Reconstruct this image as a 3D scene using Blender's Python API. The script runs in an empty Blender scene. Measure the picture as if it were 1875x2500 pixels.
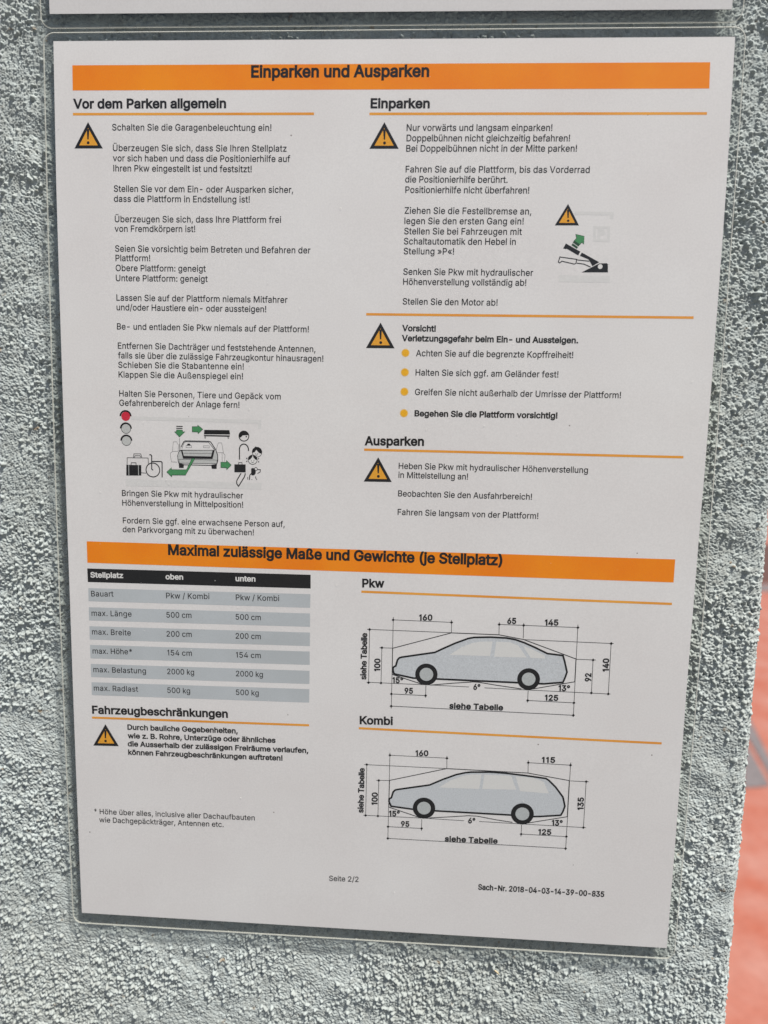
import bpy, bmesh, math, random
import numpy as np
from mathutils import Vector, Matrix
from mathutils.geometry import tessellate_polygon, delaunay_2d_cdt

SC = bpy.context.scene
COL = SC.collection
ZB = 1.27                       # height of the sheet's lower edge above the ground (m)

# ------------------------------------------------------------------ camera, sky, sun, exposure
cam = bpy.data.cameras.new('camera')
camo = bpy.data.objects.new('camera', cam); COL.objects.link(camo)
cam.sensor_fit = 'VERTICAL'; cam.sensor_height = 36.0; cam.lens = 36.0 * 1733 / 2500
cam.clip_start = 0.01; cam.clip_end = 300
cam.dof.use_dof = True; cam.dof.focus_distance = 0.2345; cam.dof.aperture_fstop = 9.0
right = Vector((0.99813909, 0.05701570, 0.02162328))
down = Vector((0.02830224, -0.11906977, -0.99248243))
fwd = Vector((-0.05401241, 0.99124750, -0.12046186))
m = Matrix((right, -down, -fwd)).transposed().to_4x4()
m.translation = Vector((0.12036934, -0.23354904, ZB + 0.17896829))
camo.matrix_world = m
SC.camera = camo

SUN_EL, SUN_ROT = math.radians(62), math.radians(136)
sun_dir = Vector((math.sin(SUN_ROT) * math.cos(SUN_EL), math.cos(SUN_ROT) * math.cos(SUN_EL), math.sin(SUN_EL)))
w = bpy.data.worlds.new('World'); SC.world = w; w.use_nodes = True
nt = w.node_tree
sky = nt.nodes.new('ShaderNodeTexSky'); sky.sky_type = 'NISHITA'; sky.sun_disc = False
sky.sun_elevation = SUN_EL; sky.sun_rotation = SUN_ROT; sky.dust_density = 3.0; sky.ozone_density = 1.0
bg = nt.nodes['Background']; bg.inputs['Strength'].default_value = 0.05
nt.links.new(sky.outputs[0], bg.inputs['Color'])
sun = bpy.data.lights.new('sun', 'SUN'); sun.energy = 3.7; sun.angle = math.radians(5); sun.color = (1.0, 0.96, 0.90)
suno = bpy.data.objects.new('sun', sun); COL.objects.link(suno)
suno.rotation_euler = sun_dir.to_track_quat('Z', 'Y').to_euler(); suno.location = (0, -3, 6)
vs = SC.view_settings
vs.view_transform = 'Standard'; vs.look = 'None'; vs.gamma = 1.0; vs.exposure = 0.70; vs.use_curve_mapping = False
SC.cycles.max_bounces = 10; SC.cycles.transparent_max_bounces = 16

# ------------------------------------------------------------------ materials
def newmat(name):
    mt = bpy.data.materials.new(name); mt.use_nodes = True
    return mt, mt.node_tree, mt.node_tree.nodes['Principled BSDF']

def node(nt, kind, **kw):
    n = nt.nodes.new(kind)
    for k, v in kw.items():
        if k in n.inputs: n.inputs[k].default_value = v
        else: setattr(n, k, v)
    return n

def ramp(nt, fac, stops):
    r = nt.nodes.new('ShaderNodeValToRGB')
    el = r.color_ramp.elements
    while len(el) < len(stops): el.new(0.5)
    for e, (p, c) in zip(el, stops):
        e.position = p; e.color = (c[0], c[1], c[2], 1)
    nt.links.new(fac, r.inputs[0])
    return r.outputs[0]

def printed(name, col, var=0.10, scale=2500):
    """ink on paper: base colour with a fine print grain"""
    mt, nt, b = newmat(name)
    tc = node(nt, 'ShaderNodeTexCoord')
    n = node(nt, 'ShaderNodeTexNoise', Scale=scale, Detail=2.0)
    nt.links.new(tc.outputs['Object'], n.inputs['Vector'])
    c = ramp(nt, n.outputs['Fac'], [(0.3, [x * (1 - var) for x in col]), (0.7, [min(1, x * (1 + var)) for x in col])])
    nt.links.new(c, b.inputs['Base Color'])
    b.inputs['Roughness'].default_value = 0.75
    b.inputs['Specular IOR Level'].default_value = 0.2
    return mt

def blotched(name, c0, c1):
    """orange toner laid down unevenly: broad blotches plus a fine grain"""
    mt, nt, b = newmat(name)
    tc = node(nt, 'ShaderNodeTexCoord')
    n1 = node(nt, 'ShaderNodeTexNoise', Scale=45, Detail=3.0)
    n2 = node(nt, 'ShaderNodeTexNoise', Scale=2300, Detail=2.0)
    for n in (n1, n2): nt.links.new(tc.outputs['Object'], n.inputs['Vector'])
    ad = node(nt, 'ShaderNodeMix', data_type='FLOAT'); ad.inputs['Factor'].default_value = 0.28
    nt.links.new(n1.outputs['Fac'], ad.inputs['A']); nt.links.new(n2.outputs['Fac'], ad.inputs['B'])
    c = ramp(nt, ad.outputs[0], [(0.36, c0), (0.64, c1)])
    nt.links.new(c, b.inputs['Base Color'])
    b.inputs['Roughness'].default_value = 0.7; b.inputs['Specular IOR Level'].default_value = 0.2
    return mt

def paper_mat():
    mt, nt, b = newmat('paper')
    tc = node(nt, 'ShaderNodeTexCoord')
    n1 = node(nt, 'ShaderNodeTexNoise', Scale=28, Detail=4.0)
    n2 = node(nt, 'ShaderNodeTexNoise', Scale=1800, Detail=3.0)
    v = node(nt, 'ShaderNodeTexVoronoi', Scale=210); v.feature = 'F1'
    vs_ = node(nt, 'ShaderNodeSeparateColor')
    for n in (n1, n2, v): nt.links.new(tc.outputs['Object'], n.inputs['Vector'])
    nt.links.new(v.outputs['Color'], vs_.inputs[0])
    a = ramp(nt, n1.outputs['Fac'], [(0.3, (0.77, 0.738, 0.742)), (0.7, (0.81, 0.788, 0.793))])
    g = ramp(nt, n2.outputs['Fac'], [(0.3, (0.93, 0.93, 0.93)), (0.7, (1, 1, 1))])
    mx = node(nt, 'ShaderNodeMix', data_type='RGBA', blend_type='MULTIPLY'); mx.inputs['Factor'].default_value = 1
    nt.links.new(a, mx.inputs['A']); nt.links.new(g, mx.inputs['B'])
    # sparse dark dust specks caught under the film
    lt = node(nt, 'ShaderNodeMath', operation='LESS_THAN'); lt.inputs[1].default_value = 0.055
    nt.links.new(v.outputs['Distance'], lt.inputs[0])
    gt = node(nt, 'ShaderNodeMath', operation='GREATER_THAN'); gt.inputs[1].default_value = 0.93
    nt.links.new(vs_.outputs[0], gt.inputs[0])
    ml = node(nt, 'ShaderNodeMath', operation='MULTIPLY')
    nt.links.new(lt.outputs[0], ml.inputs[0]); nt.links.new(gt.outputs[0], ml.inputs[1])
    m2 = node(nt, 'ShaderNodeMix', data_type='RGBA')
    nt.links.new(ml.outputs[0], m2.inputs['Factor']); nt.links.new(mx.outputs['Result'], m2.inputs['A'])
    m2.inputs['B'].default_value = (0.30, 0.27, 0.26, 1)
    nt.links.new(m2.outputs['Result'], b.inputs['Base Color'])
    b.inputs['Roughness'].default_value = 0.85; b.inputs['Specular IOR Level'].default_value = 0.2
    return mt

def film_mat(edge=False):
    """clear laminating film: passes light straight through, mirrors a little, more at grazing angles"""
    mt = bpy.data.materials.new('film_edge_highlight' if edge else 'laminating_film'); mt.use_nodes = True
    nt = mt.node_tree; nt.nodes.clear()
    out = node(nt, 'ShaderNodeOutputMaterial')
    geo = node(nt, 'ShaderNodeNewGeometry')
    tc = node(nt, 'ShaderNodeTexCoord')
    n1 = node(nt, 'ShaderNodeTexNoise', Scale=32, Detail=2.5)
    n2 = node(nt, 'ShaderNodeTexNoise', Scale=900, Detail=2.0)
    bm1 = node(nt, 'ShaderNodeBump', Strength=0.6, Distance=0.002)
    bm2 = node(nt, 'ShaderNodeBump', Strength=0.15, Distance=0.00008)
    for n in (n1, n2): nt.links.new(tc.outputs['Object'], n.inputs['Vector'])
    nt.links.new(n1.outputs['Fac'], bm1.inputs['Height']); nt.links.new(n2.outputs['Fac'], bm2.inputs['Height'])
    nt.links.new(bm1.outputs[0], bm2.inputs['Normal'])
    dot = node(nt, 'ShaderNodeVectorMath', operation='DOT_PRODUCT')
    nt.links.new(geo.outputs['Normal'], dot.inputs[0]); nt.links.new(geo.outputs['Incoming'], dot.inputs[1])
    ab = node(nt, 'ShaderNodeMath', operation='ABSOLUTE'); nt.links.new(dot.outputs['Value'], ab.inputs[0])
    su = node(nt, 'ShaderNodeMath', operation='SUBTRACT'); su.inputs[0].default_value = 1; nt.links.new(ab.outputs[0], su.inputs[1])
    po = node(nt, 'ShaderNodeMath', operation='POWER'); po.inputs[1].default_value = 5; nt.links.new(su.outputs[0], po.inputs[0])
    ma = node(nt, 'ShaderNodeMath', operation='MULTIPLY_ADD'); ma.inputs[1].default_value = 0.95; ma.inputs[2].default_value = 0.038
    nt.links.new(po.outputs[0], ma.inputs[0])
    tr = node(nt, 'ShaderNodeBsdfTransparent'); tr.inputs[0].default_value = (0.945, 0.95, 0.94, 1)
    gl = node(nt, 'ShaderNodeBsdfAnisotropic') if False else node(nt, 'ShaderNodeBsdfGlossy', Roughness=0.12)
    nt.links.new(bm2.outputs[0], gl.inputs['Normal'])
    mx = node(nt, 'ShaderNodeMixShader')
    nt.links.new(ma.outputs[0], mx.inputs[0]); nt.links.new(tr.outputs[0], mx.inputs[1]); nt.links.new(gl.outputs[0], mx.inputs[2])
    last = mx.outputs[0]
    if edge:
        df = node(nt, 'ShaderNodeBsdfDiffuse'); df.inputs[0].default_value = (0.70, 0.70, 0.64, 1)  # pale diffuse colour stands in for the bright highlight along the cut edge
        m2 = node(nt, 'ShaderNodeMixShader'); m2.inputs[0].default_value = 0.55
        nt.links.new(last, m2.inputs[1]); nt.links.new(df.outputs[0], m2.inputs[2]); last = m2.outputs[0]
    nt.links.new(last, out.inputs['Surface'])
    return mt

def plaster_mat():
    mt, nt, b = newmat('rough_plaster')
    tc = node(nt, 'ShaderNodeTexCoord')
    n1 = node(nt, 'ShaderNodeTexNoise', Scale=14, Detail=6.0)
    n2 = node(nt, 'ShaderNodeTexNoise', Scale=420, Detail=4.0)
    n3 = node(nt, 'ShaderNodeTexNoise', Scale=3200, Detail=3.0)
    for n in (n1, n2, n3): nt.links.new(tc.outputs['Object'], n.inputs['Vector'])
    a = ramp(nt, n1.outputs['Fac'], [(0.3, (0.395, 0.438, 0.432)), (0.7, (0.44, 0.482, 0.474))])
    g = ramp(nt, n2.outputs['Fac'], [(0.3, (0.84, 0.82, 0.80)), (0.62, (1.0, 1.0, 1.0)), (0.8, (1.08, 1.09, 1.09))])
    mx = node(nt, 'ShaderNodeMix', data_type='RGBA', blend_type='MULTIPLY'); mx.inputs['Factor'].default_value = 1
    nt.links.new(a, mx.inputs['A']); nt.links.new(g, mx.inputs['B'])
    # weathering: broad grey-brown bloom and a few rusty specks
    n4 = node(nt, 'ShaderNodeTexNoise', Scale=7, Detail=5.0)
    n5 = node(nt, 'ShaderNodeTexNoise', Scale=260, Detail=2.0)
    mp = node(nt, 'ShaderNodeMapping'); mp.inputs['Scale'].default_value = (1.6, 1.0, 0.5)
    nt.links.new(tc.outputs['Object'], mp.inputs['Vector'])
    nt.links.new(mp.outputs[0], n4.inputs['Vector']); nt.links.new(tc.outputs['Object'], n5.inputs['Vector'])
    st4 = ramp(nt, n4.outputs['Fac'], [(0.42, (1, 1, 1)), (0.66, (0.91, 0.895, 0.87))])
    st5 = ramp(nt, n5.outputs['Fac'], [(0.70, (1, 1, 1)), (0.77, (0.66, 0.50, 0.38))])
    last = mx.outputs['Result']
    for s_ in (st4, st5):
        k = node(nt, 'ShaderNodeMix', data_type='RGBA', blend_type='MULTIPLY'); k.inputs['Factor'].default_value = 1
        nt.links.new(last, k.inputs['A']); nt.links.new(s_, k.inputs['B']); last = k.outputs['Result']
    nt.links.new(last, b.inputs['Base Color'])
    bp = node(nt, 'ShaderNodeBump', Strength=0.5, Distance=0.0001)
    nt.links.new(n3.outputs['Fac'], bp.inputs['Height']); nt.links.new(bp.outputs[0], b.inputs['Normal'])
    b.inputs['Roughness'].default_value = 0.95; b.inputs['Specular IOR Level'].default_value = 0.1
    return mt

def ground_mat():
    mt, nt, b = newmat('red_painted_ground')
    tc = node(nt, 'ShaderNodeTexCoord')
    n1 = node(nt, 'ShaderNodeTexNoise', Scale=6, Detail=6.0)
    n2 = node(nt, 'ShaderNodeTexNoise', Scale=45, Detail=5.0)
    for n in (n1, n2): nt.links.new(tc.outputs['Object'], n.inputs['Vector'])
    a = ramp(nt, n1.outputs['Fac'], [(0.32, (0.385, 0.115, 0.07)), (0.68, (0.43, 0.20, 0.155))])
    g = ramp(nt, n2.outputs['Fac'], [(0.3, (0.86, 0.80, 0.78)), (0.7, (1.0, 1.0, 1.0))])
    mx = node(nt, 'ShaderNodeMix', data_type='RGBA', blend_type='MULTIPLY'); mx.inputs['Factor'].default_value = 1
    nt.links.new(a, mx.inputs['A']); nt.links.new(g, mx.inputs['B'])
    nt.links.new(mx.outputs['Result'], b.inputs['Base Color'])
    b.inputs['Roughness'].default_value = 0.65
    return mt

def plain(name, col, rough=0.7, scale=60, var=0.12):
    mt, nt, b = newmat(name)
    tc = node(nt, 'ShaderNodeTexCoord')
    n = node(nt, 'ShaderNodeTexNoise', Scale=scale, Detail=5.0)
    nt.links.new(tc.outputs['Object'], n.inputs['Vector'])
    c = ramp(nt, n.outputs['Fac'], [(0.3, [x * (1 - var) for x in col]), (0.7, [x * (1 + var) for x in col])])
    nt.links.new(c, b.inputs['Base Color']); b.inputs['Roughness'].default_value = rough
    return mt

M = {
    'ink': printed('black_ink', (0.014, 0.013, 0.014)),
    'black': printed('solid_black_ink', (0.012, 0.012, 0.014)),
    'orange': blotched('orange_ink', (0.87, 0.222, 0.004), (0.91, 0.285, 0.006)),
    'rule': blotched('orange_rule_ink', (0.76, 0.29, 0.04), (0.83, 0.38, 0.06)),
    'amber': printed('amber_ink', (0.80, 0.37, 0.035)),
    'bullet': printed('yellow_ink', (0.86, 0.44, 0.02)),
    'bulletrim': printed('pale_yellow_ink', (0.80, 0.55, 0.22)),
    'green': printed('green_ink', (0.07, 0.27, 0.11)),
    'greendark': printed('dark_green_ink', (0.02, 0.07, 0.035)),
    'red': printed('red_ink', (0.62, 0.03, 0.06)),
    'rowgrey': blotched('grey_row_ink', (0.465, 0.49, 0.515), (0.53, 0.56, 0.595)),
    'bodygrey': printed('pale_blue_grey_ink', (0.58, 0.60, 0.635)),
    'glassgrey': printed('window_grey_ink', (0.71, 0.70, 0.695), 0.03),
    'hubgrey': printed('hub_grey_ink', (0.48, 0.50, 0.51)),
    'lightgrey': printed('light_grey_ink', (0.53, 0.535, 0.53)),
    'midgrey': printed('mid_grey_ink', (0.16, 0.16, 0.165)),
    'ghost': printed('faint_grey_ink', (0.70, 0.685, 0.685), 0.03, 900),
    'paperwhite': printed('bare_paper', (0.75, 0.735, 0.73), 0.03),
}
PAPER = paper_mat(); FILM = film_mat(); EDGE = film_mat(True)

# ------------------------------------------------------------------ helpers
def link(name, verts, faces, mats, parent=None, loc=None, smooth=False):
    me = bpy.data.meshes.new(name)
    me.from_pydata(verts, [], faces); me.update()
    for mm_ in (mats if isinstance(mats, (list, tuple)) else [mats]): me.materials.append(mm_)
    if smooth:
        for p in me.polygons: p.use_smooth = True
    o = bpy.data.objects.new(name, me); COL.objects.link(o)
    if parent: o.parent = parent
    if loc: o.location = loc
    return o

def tag(o, label=None, category=None, group=None, kind=None):
    if label: o['label'] = label
    if category: o['category'] = category
    if group: o['group'] = group
    if kind: o['kind'] = kind
    return o

def empty(name, loc):
    o = bpy.data.objects.new(name, None); COL.objects.link(o); o.location = loc
    o.empty_display_size = 0.05
    return o

# ------------------------------------------------------------------ lettering: outlines of a plain grotesque alphabet
GLYPHS = {}
def load_glyphs(src):
    for rec in src.split('\n'):
        if not rec: continue
        ch, adv, rest = rec[0], *rec[1:].split('|', 1)
        loops = []
        for s in rest.split(';'):
            if not s: continue
            v = list(map(int, s.split(',')))
            loops.append([(v[i], v[i + 1]) for i in range(0, len(v), 2)])
        GLYPHS[ch] = (int(adv), loops)

def swell(loop, d):
    """push a closed outline outwards by d (outer loops grow, counters shrink, by their winding)"""
    n = len(loop); out = []
    for i in range(n):
        p0, p1, p2 = Vector(loop[i - 1]), Vector(loop[i]), Vector(loop[(i + 1) % n])
        a = (p1 - p0); b = (p2 - p1)
        if a.length < 1e-6 or b.length < 1e-6: out.append(p1); continue
        a.normalize(); b.normalize()
        na = Vector((-a.y, a.x)); nb = Vector((-b.y, b.x))
        k = 1 + na.dot(nb)
        mt = (na + nb) / max(k, 0.35)
        out.append(p1 + mt * d)
    return [(v[0], v[1]) for v in out]

def fill_loops(loops, eps=0.01):
    """fill closed outlines by their winding: crossing strokes merge, counters stay open"""
    pts = [Vector(p) for l in loops for p in l]
    eds = []; o = 0
    for l in loops:
        eds += [(o + i, o + (i + 1) % len(l)) for i in range(len(l))]; o += len(l)
    vv, _, ff, *_r = delaunay_2d_cdt(pts, eds, [], 0, eps)
    keep = []
    for f in ff:
        cx = sum(vv[i].x for i in f) / len(f); cy = sum(vv[i].y for i in f) / len(f); w = 0
        for l in loops:
            for i in range(len(l)):
                x1, y1 = l[i - 1]; x2, y2 = l[i]
                if (y1 > cy) != (y2 > cy) and cx < (x2 - x1) * (cy - y1) / (y2 - y1) + x1:
                    w += 1 if y2 > y1 else -1
        if w < 0: keep.append(tuple(f))
    return [(v.x, v.y) for v in vv], keep

_cache = {}
def glyph(ch, wt):
    key = (ch, wt)
    if key not in _cache:
        adv, loops = GLYPHS[ch]
        if wt: loops = [swell(l, wt) for l in loops]
        pts, tris = fill_loops(loops) if loops else ([], [])
        _cache[key] = (adv, pts, tris)
    return _cache[key]

def bow(y):
    """the laminated sheet stands off the wall a little more at mid height (mm)"""
    return 2.0 * (1 - ((y - 148.5) / 148.5) ** 2)

def at(x, y, z):
    """a point on the sheet, which bulges a little"""
    return (x / 1000, -(z + bow(y)) / 1000, y / 1000)

def flat(x, y, z):
    return (x / 1000, -z / 1000, y / 1000)

def lay_text(s, cap, wt, a, b, z, V, F):
    """text from point a to point b (mm on the sheet, ink to ink, along the baseline), cap height in mm"""
    sy = cap / (509 + 2 * wt); L = math.hypot(b[0] - a[0], b[1] - a[1])
    pen = 0; items = []
    for ch in s:
        adv, pts, tris = glyph(ch, wt)
        if pts: items.append((pen, pts, tris))
        pen += adv
    x0 = min(p[0] + items[0][0] for p in items[0][1]); x1 = max(p[0] + items[-1][0] for p in items[-1][1])
    ax, ay = a; bx, by = b
    ux, uy = (bx - ax) / L, (by - ay) / L
    sx = min(L / (x1 - x0), sy * (1.1 if wt > 20 else 0.96))             # narrow the letters to fit, or else space them out
    gap = (L - sx * (x1 - x0)) / max(1, len(items) - 1)
    for k, (pen, pts, tris) in enumerate(items):
        base = len(V); zz = z + 0.0012 * (k % 2)
        for x, y in pts:
            t = (x + pen - x0) * sx + gap * k; h = (y + wt) * sy
            V.append(flat(ax + ux * t - uy * h, ay + uy * t + ux * h, zz))
        for t in tris: F.append(tuple(base + i for i in t))

def lay_poly(pts, z, V, F):
    ar = sum(pts[i - 1][0] * pts[i][1] - pts[i][0] * pts[i - 1][1] for i in range(len(pts)))
    q, tr = fill_loops([pts if ar < 0 else pts[::-1]], 1e-4)
    base = len(V)
    for x, y in q: V.append(flat(x, y, z))
    for t in tr: F.append(tuple(base + i for i in t))

def lay_line(w, closed, pts, z, V, F):
    P = [Vector(p) for p in pts]; n = len(P); base = len(V); h = w / 2
    for i in range(n):
        if closed: d0 = P[i] - P[i - 1]; d1 = P[(i + 1) % n] - P[i]
        else:
            d0 = P[i] - P[i - 1] if i else P[1] - P[0]
            d1 = P[i + 1] - P[i] if i < n - 1 else d0
        d0 = d0.normalized(); d1 = d1.normalized()
        n0 = Vector((-d0.y, d0.x)); n1 = Vector((-d1.y, d1.x))
        mtr = (n0 + n1) / max(1 + n0.dot(n1), 0.5)
        for s in (1, -1):
            q = P[i] + mtr * h * s
            V.append(flat(q.x, q.y, z))
    for i in range(n if closed else n - 1):
        j = (i + 1) % n
        F.append((base + 2 * i, base + 2 * i + 1, base + 2 * j + 1, base + 2 * j))

def lay_disc(c, r, r0, a0, a1, z, V, F):
    n = max(8, int(48 * (a1 - a0) / 360)); base = len(V); full = a1 - a0 >= 360
    cnt = n if full else n + 1
    if r0 <= 0:
        for i in range(cnt):
            t = math.radians(a0 + (a1 - a0) * i / n)
            V.append(flat(c[0] + r * math.cos(t), c[1] + r * math.sin(t), z))
        F.append(tuple(range(base, base + cnt)))
    else:
        for i in range(cnt):
            t = math.radians(a0 + (a1 - a0) * i / n)
            for q in (r, r0):
                V.append(flat(c[0] + q * math.cos(t), c[1] + q * math.sin(t), z))
        for i in range(n):
            j = (i + 1) % cnt
            F.append((base + 2 * i, base + 2 * i + 1, base + 2 * j + 1, base + 2 * j))

def lay(prims, z, V, F):
    for p in prims:
        k = p[0]
        if k == 't': lay_text(p[1], p[2], p[3], p[4], p[5], z, V, F)
        elif k == 'p': lay_poly(p[1], z, V, F)
        elif k == 'l': lay_line(p[1], p[2], p[3], z, V, F)
        elif k == 'd': lay_disc(p[1], p[2], p[3], p[4], p[5], z, V, F)
        z += 0.0008

def face_out(me):
    """every printed shape faces the reader (-Y)"""
    bm = bmesh.new(); bm.from_mesh(me)
    for f in bm.faces:
        f.normal_update()
        if f.normal.y > 0: f.normal_flip()
    ys = [v.co.z for v in bm.verts]
    k = math.floor(min(ys) / 0.004) + 1
    while k * 0.004 < max(ys):                     # cut into low strips so that the print can follow the sheet
        bmesh.ops.bisect_plane(bm, geom=bm.verts[:] + bm.edges[:] + bm.faces[:], plane_co=(0, 0, k * 0.004), plane_no=(0, 0, 1), dist=1e-7)
        k += 1
    for v in bm.verts: v.co.y -= bow(v.co.z * 1000) / 1000
    bm.to_mesh(me); bm.free()

# ------------------------------------------------------------------ ground
ground = link('ground', [(-60, -60, -0.004), (60, -60, -0.004), (60, 80, -0.004), (-60, 80, -0.004)], [(0, 1, 2, 3)], plain('grey_paving', (0.11, 0.11, 0.108), 0.85, 12, 0.2))
tag(ground, kind='structure')
red = link('red_pavement', [(0.4, 0.4, 0), (30, 0.4, 0), (30, 40, 0), (0.4, 40, 0)], [(0, 1, 2, 3)], ground_mat())
tag(red, kind='structure')
GREY = plain('grey_road_paint', (0.17, 0.15, 0.15), 0.7, 30, 0.2)
DARK = plain('dark_brown_band', (0.10, 0.045, 0.035), 0.8, 20, 0.25)
def marking(name, pts, mat):
    o = link(name, [(x, y, 0.004) for x, y in pts], [tuple(range(len(pts)))], mat)
    face_up(o.data); tag(o, kind='structure')
def face_up(me):
    bm = bmesh.new(); bm.from_mesh(me)
    for f in bm.faces:
        f.normal_update()
        if f.normal.z < 0: f.normal_flip()
    bm.to_mesh(me); bm.free()
marking('road_marking', [(1.872, 3.534), (1.81, 3.299), (1.718, 2.929), (1.679, 2.753), (1.601, 2.59), (1.637, 2.756), (1.695, 3.04), (1.713, 3.168)], GREY)
marking('road_marking', [(1.677, 3.064), (1.657, 2.964), (1.589, 2.636), (1.469, 2.607)], GREY)
marking('road_marking', [(3.337, 6.689), (3.793, 6.832), (3.621, 6.489), (3.189, 6.358)], GREY)
marking('dark_strip', [(4.486, 9.258), (5.139, 9.514), (3.834, 6.912), (3.363, 6.747)], DARK)  # flat dark brown band across the far pavement

# ------------------------------------------------------------------ plaster wall
rng = np.random.default_rng(7)
N = 2048; PITCH = 0.2                                  # mm per texel, the field tiles every 410 mm
fx = np.fft.fftfreq(N, PITCH)[None, :]; fz = np.fft.fftfreq(N, PITCH)[:, None]
def band(wl, width=0.5, ax=1.0, ang=0.0):
    """tileable noise of wavelength wl mm; ax stretches it along direction ang"""
    c, s = math.cos(ang), math.sin(ang)
    u = fx * c + fz * s; v = -fx * s + fz * c
    f = np.sqrt((u * ax) ** 2 + v ** 2) + 1e-9
    amp = np.exp(-(np.log(f * wl) / width) ** 2) / f
    n = np.fft.ifft2(np.fft.fft2(rng.standard_normal((N, N))) * amp).real
    return n / n.std()
sig = lambda n, c, k: 1 / (1 + np.exp(-k * (n - c)))
rough = sig(band(55, 0.5), 0.05, 2.2)                              # where the grains stand thick
flow = sig(band(60, 0.5), 0.0, 3.0)                                # two directions of the float's strokes
g1 = sig(band(1.9, 0.42), 0.55, 4.0)                               # lumps with steep flanks
g2 = sig(band(1.05, 0.38), 0.45, 3.5)
pit = np.maximum(-band(2.1, 0.42) - 1.2, 0)
streak = flow * band(0.95, 0.45, 2.0, -0.55) + (1 - flow) * band(0.9, 0.45, 2.1, 1.1)
field = (0.22 * band(16, 0.5) + rough * (0.24 * g1 + 0.26 * g2) + (0.115 - 0.03 * rough) * streak
         + 0.09 * band(0.72, 0.34) + 0.05 * band(4, 0.5) - 0.9 * pit * (0.25 + 0.75 * rough))
# round sand grains standing out of the coat, thick in some places and sparse in others
st = np.arange(-8, 9); sx_, sz_ = np.meshgrid(st, st)
cand = rng.integers(0, N, (70000, 2)); take = rng.random(70000)
for (cx, cz), p in zip(cand, take):
    if p > 0.07 + 0.85 * rough[cz, cx] ** 1.4: continue
    r = rng.uniform(1.6, 3.4) * (1.25 if p < 0.02 else 1.0); e = rng.uniform(0.75, 1.3); t = rng.uniform(0, 3.14)
    u = sx_ * math.cos(t) + sz_ * math.sin(t); v = -sx_ * math.sin(t) + sz_ * math.cos(t)
    d2 = (u * e) ** 2 + (v / e) ** 2
    bump = np.sqrt(np.maximum(r * r - d2, 0)) * PITCH * 1.55
    ix = (cx + sx_) % N; iz = (cz + sz_) % N
    cur = field[iz, ix]
    field[iz, ix] = np.where(bump > 0, np.maximum(cur, field[cz, cx] * 0.7 + bump), cur)
soft = np.exp(-2 * (math.pi * 0.11) ** 2 * (fx ** 2 + fz ** 2))
field = np.fft.ifft2(np.fft.fft2(field) * soft).real
field = np.minimum(field, 2.2)
def sample(x, z):
    u = np.mod(x / PITCH, N); v = np.mod(z / PITCH, N)
    i = np.floor(u).astype(int); j = np.floor(v).astype(int); a = u - i; b = v - j
    i %= N; j %= N; i2 = (i + 1) % N; j2 = (j + 1) % N
    return (field[j, i] * (1 - a) + field[j, i2] * a) * (1 - b) + (field[j2, i] * (1 - a) + field[j2, i2] * a) * b

def stretched(lo_far, lo, hi, hi_far, step, g=1.035):
    mid = np.arange(lo, hi + 1e-6, step); left = []; x = lo; d = step
    while x > lo_far: d *= g; x -= d; left.append(max(x, lo_far))
    rt = []; x = mid[-1]; d = step
    while x < hi_far: d *= g; x += d; rt.append(min(x, hi_far))
    return np.array(left[::-1] + list(mid) + rt)
CORNER = 234.5; WALL_Z = -3.0                          # mm: the wall's vertical corner, mean plaster plane behind the sheet
xs = stretched(-1500, -48, CORNER - 0.1, 0, 0.2)
xs = np.concatenate([xs[xs < CORNER - 0.01]])
zs = stretched(-1268, -64, 326, 1300, 0.2)
GX, GZ = np.meshgrid(xs, zs)
H = sample(GX, GZ)
dE = CORNER - GX
fall = np.where(dE < 4, 2.6 * (1 - dE / 4) ** 2.2, 0)
PX = GX + np.where(dE < 2.5, (1 - dE / 2.5), 0) * (sample(GZ * 1.0 + 77, GZ * 0.37 + 31) - 0.4) * 0.6
PY = -(WALL_Z + H - fall)
# the corner's return face and the back, so that the wall is a solid
back_cols = []; d_, s_ = 0.25, 0.3
while d_ < 250: back_cols.append(d_); d_ += s_; s_ *= 1.05
back = np.array(back_cols)
BD, BZ = np.meshgrid(back, zs)
rim_ = np.clip(BD / 3.0, 0, 1)
edge_j = ((sample(zs + 77, zs * 0.37 + 31) - 0.4) * 0.6)[:, None]
ex = CORNER + edge_j * (1 - rim_) + rim_ * (0.75 * sample(BD + 203, BZ) - 0.35) - 0.25 * (1 - rim_)
ey = PY[:, -1:] * (1 - rim_) + rim_ * (-WALL_Z + 2.0) + BD
PX = np.concatenate([PX, ex, np.full((len(zs), 1), -1500.0)], 1)
PY = np.concatenate([PY, ey, np.full((len(zs), 1), 253.0)], 1)
PZ = np.concatenate([GZ, np.repeat(zs[:, None], len(back_cols) + 1, 1)], 1)
nz, nx = PX.shape
co = np.stack([PX, PY, PZ], 2).reshape(-1, 3) / 1000
idx = np.arange(nz * nx).reshape(nz, nx)
quads = np.stack([idx[:-1, :-1], idx[:-1, 1:], idx[1:, 1:], idx[1:, :-1]], 2).reshape(-1, 4)
me = bpy.data.meshes.new('plaster_wall')
me.vertices.add(len(co)); me.vertices.foreach_set('co', co.astype(np.float32).ravel())
me.loops.add(quads.size); me.loops.foreach_set('vertex_index', quads.astype(np.int32).ravel())
me.polygons.add(len(quads)); me.polygons.foreach_set('loop_start', np.arange(0, quads.size, 4, dtype=np.int32))
me.polygons.foreach_set('loop_total', np.full(len(quads), 4, dtype=np.int32))
me.polygons.foreach_set('use_smooth', np.ones(len(quads), dtype=bool))
me.update(calc_edges=True)
me.materials.append(plaster_mat())
wall = bpy.data.objects.new('plaster_wall', me); COL.objects.link(wall); wall.location = (0, 0, ZB)
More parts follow.
